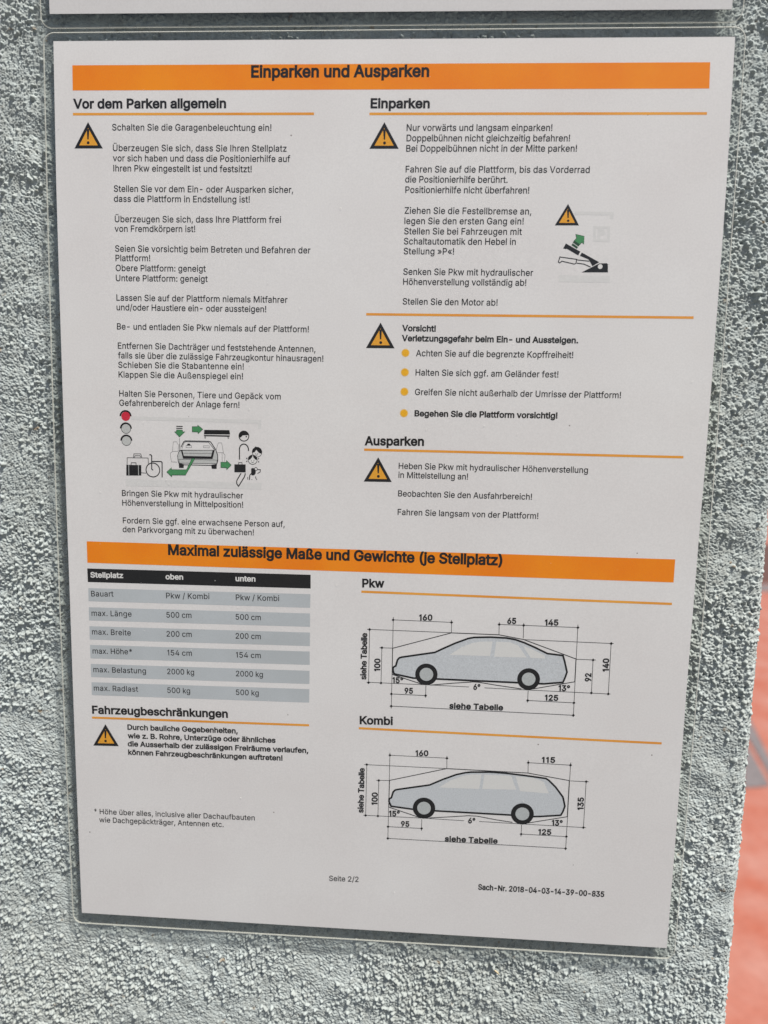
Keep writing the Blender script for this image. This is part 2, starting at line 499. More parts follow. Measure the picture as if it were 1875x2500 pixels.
tag(wall, 'pale grey green rough plaster wall behind both laminated sheets, ending at a ragged corner', 'wall', kind='thing')

# ------------------------------------------------------------------ laminated notices
def span(rect, r, y):
    """left and right limits of a rounded rectangle at height y"""
    x0, y0, x1, y1 = rect
    d = min(y - y0, y1 - y)
    k = r - math.sqrt(max(0, r * r - (r - d) ** 2)) if d < r else 0
    return x0 + k, x1 - k

def film_pouch(rect, parent, zf=0.22, zb=-0.35, rim=0.26, r=3.6):
    """sealed pouch: clear front and back sheets, a pale rim all round with the edge highlight painted in"""
    x0, y0, x1, y1 = rect
    inner = (x0 + rim, y0 + rim, x1 - rim, y1 - rim); ri = r - rim
    ts = [0.5 - 0.5 * math.cos(math.pi / 2 * i / 9) for i in range(10)]
    low = [ri * 2 * v for v in ts]; H = inner[3] - inner[1]
    steps = low + list(np.linspace(ri, H - ri, 70)[1:-1]) + [H - v for v in low[::-1]]
    def ring(R, rr, z):
        h = R[3] - R[1]; rows = []
        for s in steps:
            y = R[1] + s * h / H
            a, b = span(R, rr, min(max(y, R[1]), R[3])); rows.append((at(a, y, z), at(b, y, z)))
        return rows
    rings = [ring(inner, ri, zf), ring(rect, r, zf - 0.14), ring(rect, r, zb + 0.14), ring(inner, ri, zb)]
    n = len(steps); V = []; F = []; mi = []
    for rg in rings:
        for a, b in rg: V += [a, b]
    for k, m_ in ((0, 0), (3, 0)):
        for i in range(n - 1):
            o_ = k * 2 * n + 2 * i; F.append((o_, o_ + 1, o_ + 3, o_ + 2)); mi.append(m_)
    loop = [2 * i for i in range(n)] + [2 * i + 1 for i in range(n - 1, -1, -1)]
    for k in range(3):
        for i in range(len(loop)):
            j = (i + 1) % len(loop)
            F.append((k * 2 * n + loop[i], k * 2 * n + loop[j], (k + 1) * 2 * n + loop[j], (k + 1) * 2 * n + loop[i])); mi.append(1)
    o = link('laminating_film', V, F, [FILM, EDGE], parent)
    for p, m_ in zip(o.data.polygons, mi): p.material_index = m_
    bm = bmesh.new(); bm.from_mesh(o.data)
    bmesh.ops.remove_doubles(bm, verts=bm.verts, dist=1e-7)
    bmesh.ops.recalc_face_normals(bm, faces=bm.faces); bm.to_mesh(o.data); bm.free()
    return o

def paper_sheet(left, right, parent):
    """left and right edges, each a list of (x, y) from top to bottom"""
    N_ = 70
    def along(e, t):
        y = e[0][1] + (e[-1][1] - e[0][1]) * t
        for (xa, ya), (xb, yb) in zip(e, e[1:]):
            if ya >= y >= yb: return xa + (xb - xa) * (ya - y) / (ya - yb), y
        return e[-1]
    V = []; F = []
    for i in range(N_ + 1):
        (xa, ya), (xb, yb) = along(left, i / N_), along(right, i / N_)
        V += [at(xa, ya, 0), at(xb, yb, 0), at(xa, ya, -0.1), at(xb, yb, -0.1)]
    for i in range(N_):
        a = 4 * i
        F += [(a, a + 1, a + 5, a + 4), (a + 2, a + 6, a + 7, a + 3), (a, a + 4, a + 6, a + 2), (a + 1, a + 3, a + 7, a + 5)]
    F += [(0, 2, 3, 1), (4 * N_, 4 * N_ + 1, 4 * N_ + 3, 4 * N_ + 2)]
    o = link('paper_sheet', V, F, PAPER, parent)
    bm = bmesh.new(); bm.from_mesh(o.data); bmesh.ops.recalc_face_normals(bm, faces=bm.faces); bm.to_mesh(o.data); bm.free()
    return o

notice = empty('laminated_notice', (0, 0, ZB))
tag(notice, 'laminated German parking instruction sheet with two orange bars, table and car diagrams', 'notice', 'laminated sheets on the wall')
paper_sheet([(0.06, 297.07), (-0.0, 253.69), (0.26, 203.35), (0.55, 120.91), (0.29, 27.23), (0.22, -0.15)], [(209.8, 296.83), (210.16, 253.17), (210.01, 216.53), (209.78, 165.58), (209.55, 148.42), (209.37, 93.5), (209.81, 39.37), (209.98, -0.15)], notice)
film_pouch((-3.3, -4.45, 212.9, 299.7), notice)

upper = empty('laminated_notice', (0, 0, ZB + 0.301))
tag(upper, 'laminated sheet above the orange barred one, only its blank lower margin showing', 'notice', 'laminated sheets on the wall')
paper_sheet([(0.2, 301), (-0.8, 4.0)], [(209.2, 300.4), (208.2, 3.45)], upper)
film_pouch((-3.85, -0.2, 211.6, 304.2), upper, 0.24, -0.33)

# ------------------------------------------------------------------ everything printed on the sheet
GLYPH_DATA = """
 188|
!196|67,160,63,509,132,509,128,160;98,-4,81,-1,66,9,56,24,52,41,56,58,66,73,81,83,98,86,116,83,130,73,140,58,143,41,140,24,130,9,116,-1
(273|89,207,92,264,101,324,114,384,132,441,153,494,177,539,236,539,212,485,191,428,174,370,161,313,154,258,151,207,154,161,160,115,172,67,188,16,209,-38,236,-96,177,-96,139,-21,111,55,99,106,92,156
)273|37,-96,64,-37,86,18,102,69,113,116,120,162,122,207,119,258,112,313,99,370,82,428,62,485,37,539,97,539,121,494,142,441,159,384,173,323,181,264,184,207,182,156,174,104,161,53,134,-22,97,-96
*453|201,223,206,331,114,272,89,315,186,365,89,415,114,459,206,400,201,509,250,509,246,400,337,459,362,415,266,365,362,315,337,272,246,331,250,223
,188|38,-119,68,71,137,71,84,-119
-453|337,244,337,188,114,188,114,244
.188|95,-4,78,-1,63,9,53,24,50,41,53,59,63,73,78,83,95,87,113,83,128,73,138,59,141,41,138,24,128,9,113,-1
/249|235,533,71,-76,14,-76,178,533
0453|227,-7,191,-3,158,7,130,24,105,48,85,77,69,113,57,155,50,202,48,254,50,306,57,353,69,395,85,431,106,461,130,484,159,502,191,512,227,516,262,512,295,502,323,484,348,461,368,431,384,395,396,353,403,306,405,254,403,202,396,155,384,113,368,77,348,48,323,24,295,7,263,-3;227,50,250,52,271,60,290,74,306,92,320,116,330,144,340,194,344,254,340,314,330,365,320,393,306,416,290,435,271,449,250,457,227,460,203,457,182,449,163,435,147,416,134,393,123,365,113,314,109,254,113,194,123,144,134,116,147,92,163,74,182,60,203,52
1300|150,0,150,430,60,372,60,440,160,509,214,509,214,0
2453|64,0,64,47,234,229,282,282,299,305,311,327,318,348,320,371,317,397,308,419,293,436,273,449,250,457,224,460,196,457,172,447,153,433,139,413,130,390,127,362,66,362,68,391,75,418,86,442,102,464,121,482,143,496,168,507,196,513,225,516,254,513,281,507,306,497,337,474,361,445,372,423,379,398,381,372,378,345,371,318,357,290,336,259,267,180,153,60,153,57,389,57,389,0
3453|218,-7,173,-3,133,10,98,30,70,57,57,79,48,104,44,132,109,132,115,107,126,87,144,71,165,59,191,52,219,50,248,53,275,61,297,74,315,93,325,116,329,145,326,172,316,196,299,217,275,234,242,244,201,248,157,248,157,299,288,448,288,452,70,452,70,509,372,509,372,461,211,278,211,289,247,290,279,286,308,276,333,262,354,244,371,222,383,198,391,173,393,145,390,116,383,90,370,66,354,45,333,27,309,12,281,2,251,-5
4453|40,105,40,158,247,509,311,509,109,166,109,163,413,163,413,105;282,0,282,121,282,146,282,318,343,318,343,0
5453|221,-7,178,-2,140,11,108,32,83,60,71,82,63,105,60,130,122,130,127,108,138,89,154,73,173,60,196,52,221,50,250,53,276,64,298,82,314,104,324,131,328,162,324,193,314,221,297,244,275,262,248,273,218,277,192,275,167,268,145,258,128,246,67,253,96,509,366,509,366,452,151,452,134,301,136,301,155,315,178,325,203,331,229,334,263,330,294,321,321,306,345,285,364,260,379,231,388,199,391,163,388,132,381,102,369,76,352,52,332,32,309,15,282,3,253,-4
6453|226,-7,196,-4,168,3,142,15,119,31,100,51,84,74,73,101,66,130,64,162,68,199,80,239,102,285,137,340,252,509,322,509,151,261,145,261,154,275,165,288,179,299,196,307,214,312,235,314,265,312,291,305,316,295,337,280,355,262,370,240,380,215,387,187,389,157,387,127,379,98,368,73,352,50,333,30,310,14,284,3,257,-4;226,48,254,52,279,63,299,79,314,101,324,128,327,157,324,187,314,213,299,235,279,251,254,262,226,265,198,262,174,252,153,235,138,214,128,188,125,158,128,128,138,102,153,79,174,63,198,52
8453|226,-7,178,-2,136,11,111,25,91,42,74,62,62,84,54,109,52,135,55,166,65,195,81,220,101,241,125,256,153,265,153,267,129,276,109,289,93,308,80,330,73,354,70,380,73,405,79,429,90,450,114,477,146,498,184,511,226,516,269,511,306,498,337,477,361,450,373,429,379,405,382,380,379,354,372,330,359,308,343,289,323,276,300,267,300,265,327,256,351,241,372,220,387,195,397,166,401,135,398,109,391,84,378,62,362,42,341,25,317,11,275,-2;226,49,258,52,285,60,307,74,323,91,333,113,337,139,333,165,322,189,305,208,283,223,256,232,226,235,196,232,169,223,147,208,130,189,119,165,115,139,119,113,129,91,145,74,167,60,195,52;226,290,252,292,274,300,293,313,307,330,316,351,319,376,316,399,308,420,294,437,275,449,252,457,226,460,200,457,177,449,159,437,145,420,136,399,133,376,136,351,145,330,159,313,178,300,201,292
9453|226,516,256,513,285,506,310,494,333,478,352,458,368,434,380,408,387,378,389,347,385,309,373,270,350,224,315,168,200,0,130,0,301,248,307,248,299,234,287,221,273,210,257,202,238,196,218,195,188,197,161,203,137,214,116,229,98,247,83,269,72,294,66,321,64,352,66,382,73,411,85,436,101,459,120,479,143,494,168,506,196,513;226,460,199,457,174,446,154,429,138,407,129,381,125,352,129,322,138,295,154,274,174,257,199,247,226,243,254,247,279,257,299,273,314,295,324,321,327,350,324,381,314,407,299,429,279,446,254,457
:188|95,-4,78,-1,63,9,53,24,50,41,53,59,63,73,78,83,95,87,113,83,128,73,138,59,141,41,138,24,128,9,113,-1;95,271,78,274,63,284,53,299,50,316,53,334,63,349,78,359,95,362,113,359,128,349,138,334,141,316,138,299,128,284,113,274
A480|16,0,201,509,276,509,463,0,395,0,287,302,264,372,232,478,245,478,213,371,191,302,85,0;110,142,110,199,370,199,370,142
B456|60,0,60,509,241,509,274,507,304,501,329,491,350,477,367,461,381,442,394,410,398,374,395,344,387,320,373,301,356,286,336,275,315,267,315,262,339,257,363,245,385,227,402,203,414,173,418,136,413,100,400,67,386,48,368,31,344,18,317,8,284,2,247,0;125,57,245,57,281,60,309,67,330,80,344,96,353,115,355,137,352,161,342,184,327,203,306,218,279,228,248,231,125,231;125,285,238,285,265,288,288,296,308,309,323,326,333,348,336,372,333,393,326,412,313,429,294,442,270,449,240,452,125,452
D502|219,0,96,0,96,57,215,57,254,60,288,68,318,81,343,99,363,122,379,149,390,181,397,216,399,255,397,294,390,329,379,361,364,388,344,410,320,428,291,441,258,449,221,452,93,452,93,509,225,509,273,505,315,495,353,478,385,455,412,426,433,391,449,351,458,306,462,255,458,205,449,159,433,119,411,83,384,54,351,31,312,14,268,3;125,509,125,0,60,0,60,509
E419|60,0,60,509,372,509,372,452,125,452,125,286,355,286,355,229,125,229,125,57,375,57,375,0
F410|60,0,60,509,369,509,369,452,125,452,125,278,346,278,346,221,125,221,125,0
G520|269,-7,225,-3,185,7,149,25,118,49,91,79,69,116,53,157,43,203,40,254,43,305,53,352,69,393,91,429,117,459,149,484,184,501,223,512,265,516,304,513,340,504,374,489,403,469,429,445,449,416,465,384,474,349,408,349,399,372,387,393,373,411,356,427,337,439,315,448,291,454,265,456,236,453,209,445,183,432,160,414,141,392,125,364,113,332,106,295,103,254,106,213,113,177,125,145,141,117,161,95,184,76,210,63,238,56,269,53,309,57,345,71,365,85,382,102,396,123,410,160,415,202,434,199,283,199,283,256,478,256,478,200,475,160,466,124,451,91,431,62,406,38,377,19,344,5,308,-4
H517|60,0,60,509,125,509,125,289,392,289,392,509,457,509,457,0,392,0,392,232,125,232,125,0
I186|60,0,60,509,126,509,126,0
K467|104,145,104,216,139,261,174,303,212,344,364,509,448,509,231,276,228,276;60,0,60,509,125,509,125,334,124,225,125,193,125,0;372,0,188,259,228,309,449,0
L393|60,0,60,509,125,509,125,57,361,57,361,0
M628|60,0,60,509,152,509,277,187,287,159,299,123,311,84,322,49,307,49,318,83,330,121,342,158,352,187,476,509,568,509,568,0,504,0,504,291,504,327,505,369,506,413,507,457,513,457,498,409,482,363,467,322,456,291,342,0,286,0,170,291,159,321,145,361,129,408,112,457,119,457,120,416,121,372,122,328,122,291,122,0
N523|60,0,60,509,136,509,343,183,363,151,388,107,414,55,405,54,401,108,399,157,399,195,399,509,463,509,463,0,387,0,202,290,177,331,148,381,108,452,119,454,122,384,124,328,125,291,125,0
O533|267,-7,225,-3,186,7,150,25,119,49,92,79,70,115,53,157,44,203,40,254,44,305,53,352,70,393,92,429,119,459,150,484,186,501,225,512,267,516,309,512,348,501,384,484,415,459,442,429,464,393,480,352,490,305,493,254,490,203,480,157,464,115,442,79,415,49,384,25,348,7,309,-3;267,53,296,55,324,63,349,76,372,94,392,116,408,144,420,176,428,213,430,254,428,295,420,332,408,365,392,392,372,415,349,433,324,446,296,453,267,456,237,453,210,445,184,433,161,415,142,392,125,364,113,332,106,295,103,254,106,213,113,176,125,144,142,117,161,94,184,76,210,63,237,55
P445|60,0,60,509,235,509,272,506,305,499,332,487,356,471,375,452,390,430,404,391,409,348,404,304,390,265,375,243,356,223,332,207,305,195,272,188,235,186,109,186,109,242,233,242,269,246,297,256,318,272,333,294,342,319,344,348,342,376,333,402,318,423,297,439,268,449,232,452,125,452,125,0
R449|60,0,60,509,236,509,273,506,305,500,333,489,356,473,376,455,390,433,405,395,409,352,407,323,401,296,390,271,376,250,356,232,333,217,305,206,273,200,236,198,96,198,96,255,234,255,269,258,298,267,319,281,334,300,342,324,345,352,342,380,334,405,319,425,298,440,269,449,233,452,125,452,125,0;353,0,230,229,303,229,428,0
S447|224,-9,172,-4,128,9,102,23,81,40,64,60,51,83,42,109,38,137,104,137,110,110,123,88,142,71,166,59,194,52,224,49,257,52,286,60,311,74,329,92,341,114,346,139,342,161,332,179,316,193,296,205,245,222,184,239,145,253,112,269,86,289,67,313,56,341,52,372,54,400,62,425,75,448,92,468,113,484,138,498,180,511,227,516,275,511,316,498,351,476,377,449,390,427,398,403,401,378,337,378,332,402,320,421,302,437,280,449,254,456,225,459,194,456,167,448,145,435,129,418,118,398,115,376,119,352,131,334,148,319,169,308,212,293,264,279,312,264,336,252,359,238,379,220,395,198,405,171,408,139,406,112,399,87,386,64,370,43,349,25,323,11,294,0,261,-7
T449|32,452,32,509,417,509,417,452,257,452,257,0,193,0,193,452
U517|259,-8,220,-6,186,2,154,15,126,33,103,55,85,80,71,108,63,140,60,173,60,509,124,509,124,178,128,144,141,113,160,87,187,68,220,56,259,52,298,56,331,68,357,87,377,113,389,144,393,178,393,509,457,509,457,173,454,140,446,108,433,80,414,55,391,33,363,15,332,2,297,-6
V480|204,0,16,509,84,509,192,206,215,137,248,31,235,31,267,138,290,206,395,509,463,509,278,0
Z438|42,0,42,46,273,385,306,431,341,476,348,454,285,452,223,452,40,452,40,509,397,509,397,462,169,129,134,81,97,33,90,54,152,57,214,57,399,57,399,0
a389|160,-9,126,-5,94,5,68,22,48,45,35,73,30,108,34,138,43,161,58,179,78,193,100,203,125,211,178,220,234,227,252,230,265,235,273,243,276,255,276,257,273,279,267,297,256,311,240,322,220,329,196,331,171,329,149,322,132,313,118,301,107,288,100,274,41,291,57,322,79,346,104,364,133,375,163,382,194,384,239,379,263,372,286,360,306,343,322,320,333,290,337,251,337,0,277,0,277,52,272,52,252,25,236,12,215,1,190,-6;170,45,202,49,228,59,248,74,263,93,272,115,276,138,276,190,259,182,231,176,200,171,175,168,134,159,117,150,103,139,95,124,92,105,94,87,102,72,114,61,130,52,149,47
b424|229,-8,198,-5,172,4,153,17,138,31,118,59,112,59,112,0,53,0,53,509,114,509,114,319,118,319,137,346,152,360,171,373,197,381,229,384,259,382,287,374,313,361,335,342,354,320,370,293,381,261,388,227,390,189,388,151,381,116,370,84,355,57,336,34,313,16,288,3,260,-6;220,47,242,49,262,55,279,66,301,88,316,117,325,151,328,189,325,227,316,261,301,290,280,311,262,322,243,328,220,330,188,325,161,312,140,291,125,263,116,229,113,189,116,150,125,115,140,86,162,65,188,51
c396|207,-8,174,-5,144,3,117,16,93,35,72,58,56,85,44,116,37,150,34,187,37,225,44,260,56,291,72,318,93,341,117,360,144,374,174,382,207,384,234,383,260,377,284,368,305,356,324,341,340,322,353,301,362,277,303,262,290,289,270,311,242,325,207,330,184,328,163,321,145,310,124,287,108,258,99,224,96,187,99,151,108,117,124,89,145,66,163,55,184,49,207,46,243,52,271,66,292,89,304,117,363,102,354,78,341,56,325,37,306,21,285,9,261,-1,235,-6
d424|195,-8,165,-6,137,3,111,16,89,34,70,57,55,84,43,116,36,151,34,189,36,227,43,261,55,293,70,320,89,342,112,361,137,374,165,382,196,384,228,381,253,373,272,360,287,346,306,319,311,319,311,509,372,509,372,0,313,0,313,59,307,59,287,31,272,17,252,4,227,-5;205,47,236,51,263,65,284,86,299,115,309,150,312,189,309,229,300,263,284,291,263,312,237,325,205,330,182,328,162,322,145,311,124,290,108,261,99,227,96,189,99,151,109,117,124,88,145,66,162,55,182,49
e404|212,-8,177,-5,145,3,117,16,92,35,72,58,56,85,44,116,37,150,34,187,36,224,44,258,55,290,71,317,91,340,115,359,142,373,172,382,205,384,236,382,266,374,294,361,319,341,341,315,357,282,368,242,371,194,371,169,75,169,75,221,338,221,310,202,307,237,298,269,283,294,263,314,237,326,205,330,173,326,146,313,125,294,109,270,99,241,96,211,96,178,100,139,110,106,128,80,151,61,179,50,212,46,234,48,254,53,271,61,285,73,297,88,306,105,365,91,353,63,335,39,311,19,283,4,249,-5
f254|228,379,228,327,6,327,6,379;81,0,81,432,84,461,96,486,113,505,135,519,161,527,187,530,222,527,243,521,227,468,215,472,195,474,171,470,154,460,145,443,142,419,142,0
g425|207,-151,168,-148,134,-140,105,-127,82,-110,64,-91,51,-69,101,-41,122,-66,136,-78,154,-88,178,-95,207,-97,236,-95,261,-87,282,-75,298,-58,308,-34,311,-6,311,68,306,68,287,41,272,28,252,16,227,8,195,5,165,7,138,14,113,27,90,43,71,65,55,90,43,120,36,154,34,191,36,229,43,263,55,293,71,320,90,342,112,361,138,374,166,382,196,384,228,382,253,373,273,360,288,346,308,319,313,319,313,379,372,379,372,-9,370,-40,363,-67,350,-90,334,-109,314,-124,291,-136,251,-147;205,59,237,63,264,75,285,95,300,121,309,154,312,193,309,231,300,264,285,291,264,312,237,325,205,330,172,325,145,312,124,290,109,262,99,229,96,193,99,155,109,123,124,96,145,76,172,63
h410|114,227,114,0,53,0,53,509,114,509,114,287,102,287,116,319,132,344,152,362,175,374,200,382,227,384,264,380,295,369,321,349,341,321,353,285,357,240,357,0,296,0,296,235,293,263,286,286,273,304,256,318,235,326,210,329,184,326,161,317,141,303,126,283,117,257
i167|53,0,53,379,114,379,114,0;84,443,67,446,54,455,44,468,41,483,44,499,54,512,67,521,84,524,100,521,114,512,123,499,126,483,123,468,114,455,100,446
j167|53,379,114,379,114,-30,111,-63,102,-90,86,-113,65,-129,37,-139,4,-143,-10,-143,-10,-87,2,-87,25,-83,40,-72,50,-54,53,-29;83,443,67,446,53,455,44,468,41,483,44,499,53,512,67,521,83,524,100,521,114,512,123,499,126,483,123,468,114,455,100,446
k381|110,137,110,212,121,212,284,379,360,379,184,199,177,199;53,0,53,509,114,509,114,0;294,0,148,186,191,229,372,0
l158|48,0,48,509,110,509,110,0
m610|53,0,53,379,112,379,112,295,108,295,118,323,132,346,151,363,172,376,195,384,219,386,245,383,268,375,287,361,303,342,314,320,321,295,312,295,322,321,337,343,357,361,381,375,407,383,437,386,468,383,497,372,522,354,541,328,553,296,557,255,557,0,496,0,496,254,493,279,485,298,473,313,447,326,419,330,395,328,374,320,358,307,345,290,338,270,335,247,335,0,274,0,274,260,272,280,265,297,253,311,238,322,220,328,199,330,178,328,158,320,140,307,126,289,117,266,114,238,114,0
n410|114,227,114,0,53,0,53,379,112,379,112,287,102,287,116,319,132,344,152,362,175,374,200,382,227,384,264,380,295,369,321,349,341,321,353,285,357,240,357,0,296,0,296,235,293,263,286,286,273,304,256,318,235,326,210,329,184,326,161,317,141,303,126,283,117,257
o415|207,-8,174,-5,144,3,117,16,93,35,72,58,56,85,44,116,37,150,34,187,37,225,44,260,56,291,72,318,93,341,117,360,144,374,174,382,207,384,241,382,271,374,299,360,323,341,343,318,359,291,371,260,379,225,381,187,379,150,371,116,359,85,343,58,323,35,299,16,271,3,241,-5;207,46,231,49,252,55,270,66,292,89,307,117,316,151,319,187,316,224,307,258,292,287,270,310,252,321,231,328,207,330,184,328,163,321,145,310,124,287,108,258,99,224,96,187,99,151,108,117,124,89,145,66,163,55,184,49
p424|53,-143,53,379,112,379,112,319,118,319,137,346,152,360,171,373,197,381,229,384,259,382,287,374,313,361,335,342,354,320,370,293,381,261,388,227,390,189,388,151,381,116,370,84,355,57,336,34,313,16,288,3,260,-6,229,-8,198,-5,173,4,153,17,138,31,118,59,114,59,114,-143;220,47,242,49,262,55,279,66,301,88,316,117,325,151,328,189,325,227,316,261,301,290,280,311,262,322,243,328,220,330,188,325,161,312,140,291,125,263,116,229,113,189,116,150,125,115,140,86,162,65,188,51
r259|53,0,53,379,112,379,112,321,115,321,130,347,152,367,181,380,213,385,229,384,243,384,243,322,230,324,207,326,182,323,159,315,140,301,126,284,117,262,114,237,114,0
s365|182,-8,145,-5,112,3,84,18,62,38,45,63,36,94,94,107,101,87,111,72,124,60,150,49,181,45,217,50,244,62,258,74,265,88,268,103,265,121,254,136,237,147,212,155,149,170,118,180,92,192,72,208,58,227,50,249,47,274,51,305,65,332,87,354,115,370,149,381,187,384,223,381,254,372,279,358,299,339,314,316,324,290,268,277,258,298,243,316,228,325,210,331,187,333,156,329,131,317,119,305,111,292,109,277,112,258,124,243,144,232,172,223,229,209,261,200,287,187,306,171,320,153,328,131,331,107,326,75,312,47,290,24,260,6,223,-5
t227|204,379,204,327,6,327,6,379;65,471,126,471,126,98,128,76,136,61,150,53,170,50,185,51,202,54,213,2,192,-3,168,-4,138,-1,113,7,92,21,77,41,68,64,65,93
u410|182,-5,146,-1,115,11,89,31,69,59,57,95,53,139,53,379,114,379,114,144,116,117,124,94,137,75,154,61,175,53,200,50,226,53,249,62,268,77,283,97,293,122,296,153,296,379,357,379,357,0,298,0,298,92,307,92,294,60,277,35,257,17,234,5,209,-3
v389|163,0,17,379,84,379,165,155,187,87,206,21,184,21,203,87,224,155,305,379,371,379,226,0
w567|138,0,23,379,87,379,133,214,154,137,175,41,165,41,186,135,206,214,252,379,316,379,362,214,382,136,402,41,391,41,413,135,434,214,480,379,545,379,429,0,368,0,319,172,305,225,291,280,277,338,291,338,277,280,263,225,248,172,199,0
x379|21,0,171,218,171,171,29,379,100,379,147,306,179,253,207,206,175,206,202,253,233,306,282,379,352,379,209,169,209,214,358,0,287,0,231,85,200,136,173,182,205,182,178,136,148,85,91,0
y389|47,-139,61,-86,71,-87,88,-90,104,-89,118,-84,130,-74,141,-58,151,-36,163,-1,17,379,84,379,165,155,187,87,206,21,184,21,202,87,224,155,305,379,371,379,204,-58,191,-85,177,-107,159,-124,139,-136,117,-143,91,-145,65,-143
z380|42,0,42,46,254,320,254,323,48,323,48,379,333,379,333,331,126,60,126,56,339,56,339,0
«403|168,49,33,209,168,369,238,369,105,209,238,49;307,49,171,209,307,369,377,369,243,209,377,49
°316|158,283,128,287,101,298,77,316,59,340,47,367,43,397,47,428,59,455,77,479,101,497,128,509,158,513,188,509,216,497,239,479,257,455,269,428,273,397,269,367,257,340,239,316,216,298,188,287;158,334,175,336,190,343,203,353,213,366,220,381,222,397,220,414,213,430,203,443,190,453,175,459,158,462,141,459,126,453,113,443,103,430,97,414,95,397,97,381,103,366,113,353,126,343,141,336
»403|26,49,159,209,26,369,96,369,231,209,96,49;165,49,298,209,165,369,234,369,370,209,234,49
Ü517|259,-8,220,-6,186,2,154,15,126,33,103,55,85,80,71,108,63,140,60,173,60,509,124,509,124,178,128,144,141,113,160,87,187,68,220,56,259,52,298,56,331,68,357,87,377,113,389,144,393,178,393,509,457,509,457,173,454,140,446,108,433,80,414,55,391,33,363,15,332,2,297,-6;331,572,315,575,302,584,293,597,290,612,293,628,302,641,315,650,331,653,346,650,359,641,368,628,371,612,368,597,359,584,346,575;187,572,172,575,158,584,149,597,146,612,149,628,158,641,172,650,187,653,203,650,216,641,224,628,227,612,224,597,216,584,203,575
ß441|122,362,122,0,60,0,60,362,63,398,70,429,82,456,99,477,120,494,143,506,169,513,197,516,229,512,260,503,289,486,312,463,323,443,330,420,332,393,330,370,325,351,309,322,292,299,287,287,285,272,288,256,297,241,327,215,362,188,378,171,391,152,400,129,403,100,399,69,386,42,366,21,340,6,307,-4,269,-7,237,-5,207,1,182,10,164,20,187,74,217,58,238,52,265,50,297,53,321,64,333,75,339,88,342,104,339,123,330,139,300,167,264,194,248,209,235,227,226,247,223,272,224,291,230,306,247,329,264,353,270,368,272,388,269,410,262,428,250,442,226,455,197,459,174,456,156,448,141,435,130,417,124,393
ä389|160,-9,126,-5,94,5,68,22,48,45,35,73,30,108,34,138,43,161,58,179,78,193,100,203,125,211,178,220,234,227,252,230,265,235,273,243,276,255,276,257,273,279,267,297,256,311,240,322,220,329,196,331,171,329,149,322,132,313,118,301,107,288,100,274,41,291,57,322,79,346,104,364,133,375,163,382,194,384,239,379,263,372,286,360,306,343,322,320,333,290,337,251,337,0,277,0,277,52,272,52,252,25,236,12,215,1,190,-6;170,45,202,49,228,59,248,74,263,93,272,115,276,138,276,190,259,182,231,176,200,171,175,168,134,159,117,150,103,139,95,124,92,105,94,87,102,72,114,61,130,52,149,47;261,443,246,446,233,455,224,468,221,483,224,499,233,512,246,520,261,523,277,520,290,512,299,499,301,483,299,468,290,455,277,446;117,443,102,446,89,455,80,468,77,483,80,499,89,512,102,520,117,523,133,520,146,512,155,499,158,483,155,468,146,455,133,446
ö415|207,-8,174,-5,144,3,117,16,93,35,72,58,56,85,44,116,37,150,34,187,37,225,44,260,56,291,72,318,93,341,117,360,144,374,174,382,207,384,241,382,271,374,299,360,323,341,343,318,359,291,371,260,379,225,381,187,379,150,371,116,359,85,343,58,323,35,299,16,271,3,241,-5;207,46,231,49,252,55,270,66,292,89,307,117,316,151,319,187,316,224,307,258,292,287,270,310,252,321,231,328,207,330,184,328,163,321,145,310,124,287,108,258,99,224,96,187,99,151,108,117,124,89,145,66,163,55,184,49;279,443,264,446,251,455,242,468,239,483,242,499,251,512,264,520,279,523,295,520,308,512,317,499,320,483,317,468,308,455,295,446;136,443,120,446,107,455,98,468,95,483,98,499,107,512,120,520,136,523,151,520,164,512,173,499,176,483,173,468,164,455,151,446
ü410|182,-5,146,-1,115,11,89,31,69,59,57,95,53,139,53,379,114,379,114,144,116,117,124,94,137,75,154,61,175,53,200,50,226,53,249,62,268,77,283,97,293,122,296,153,296,379,357,379,357,0,298,0,298,92,307,92,294,60,277,35,257,17,234,5,209,-3;277,443,261,446,248,455,239,468,236,483,239,499,248,512,261,520,277,523,292,520,305,512,314,499,317,483,314,468,305,455,292,446;133,443,118,446,104,455,96,468,93,483,96,499,104,512,118,520,133,523,149,520,162,512,170,499,173,483,170,468,162,455,149,446
"""
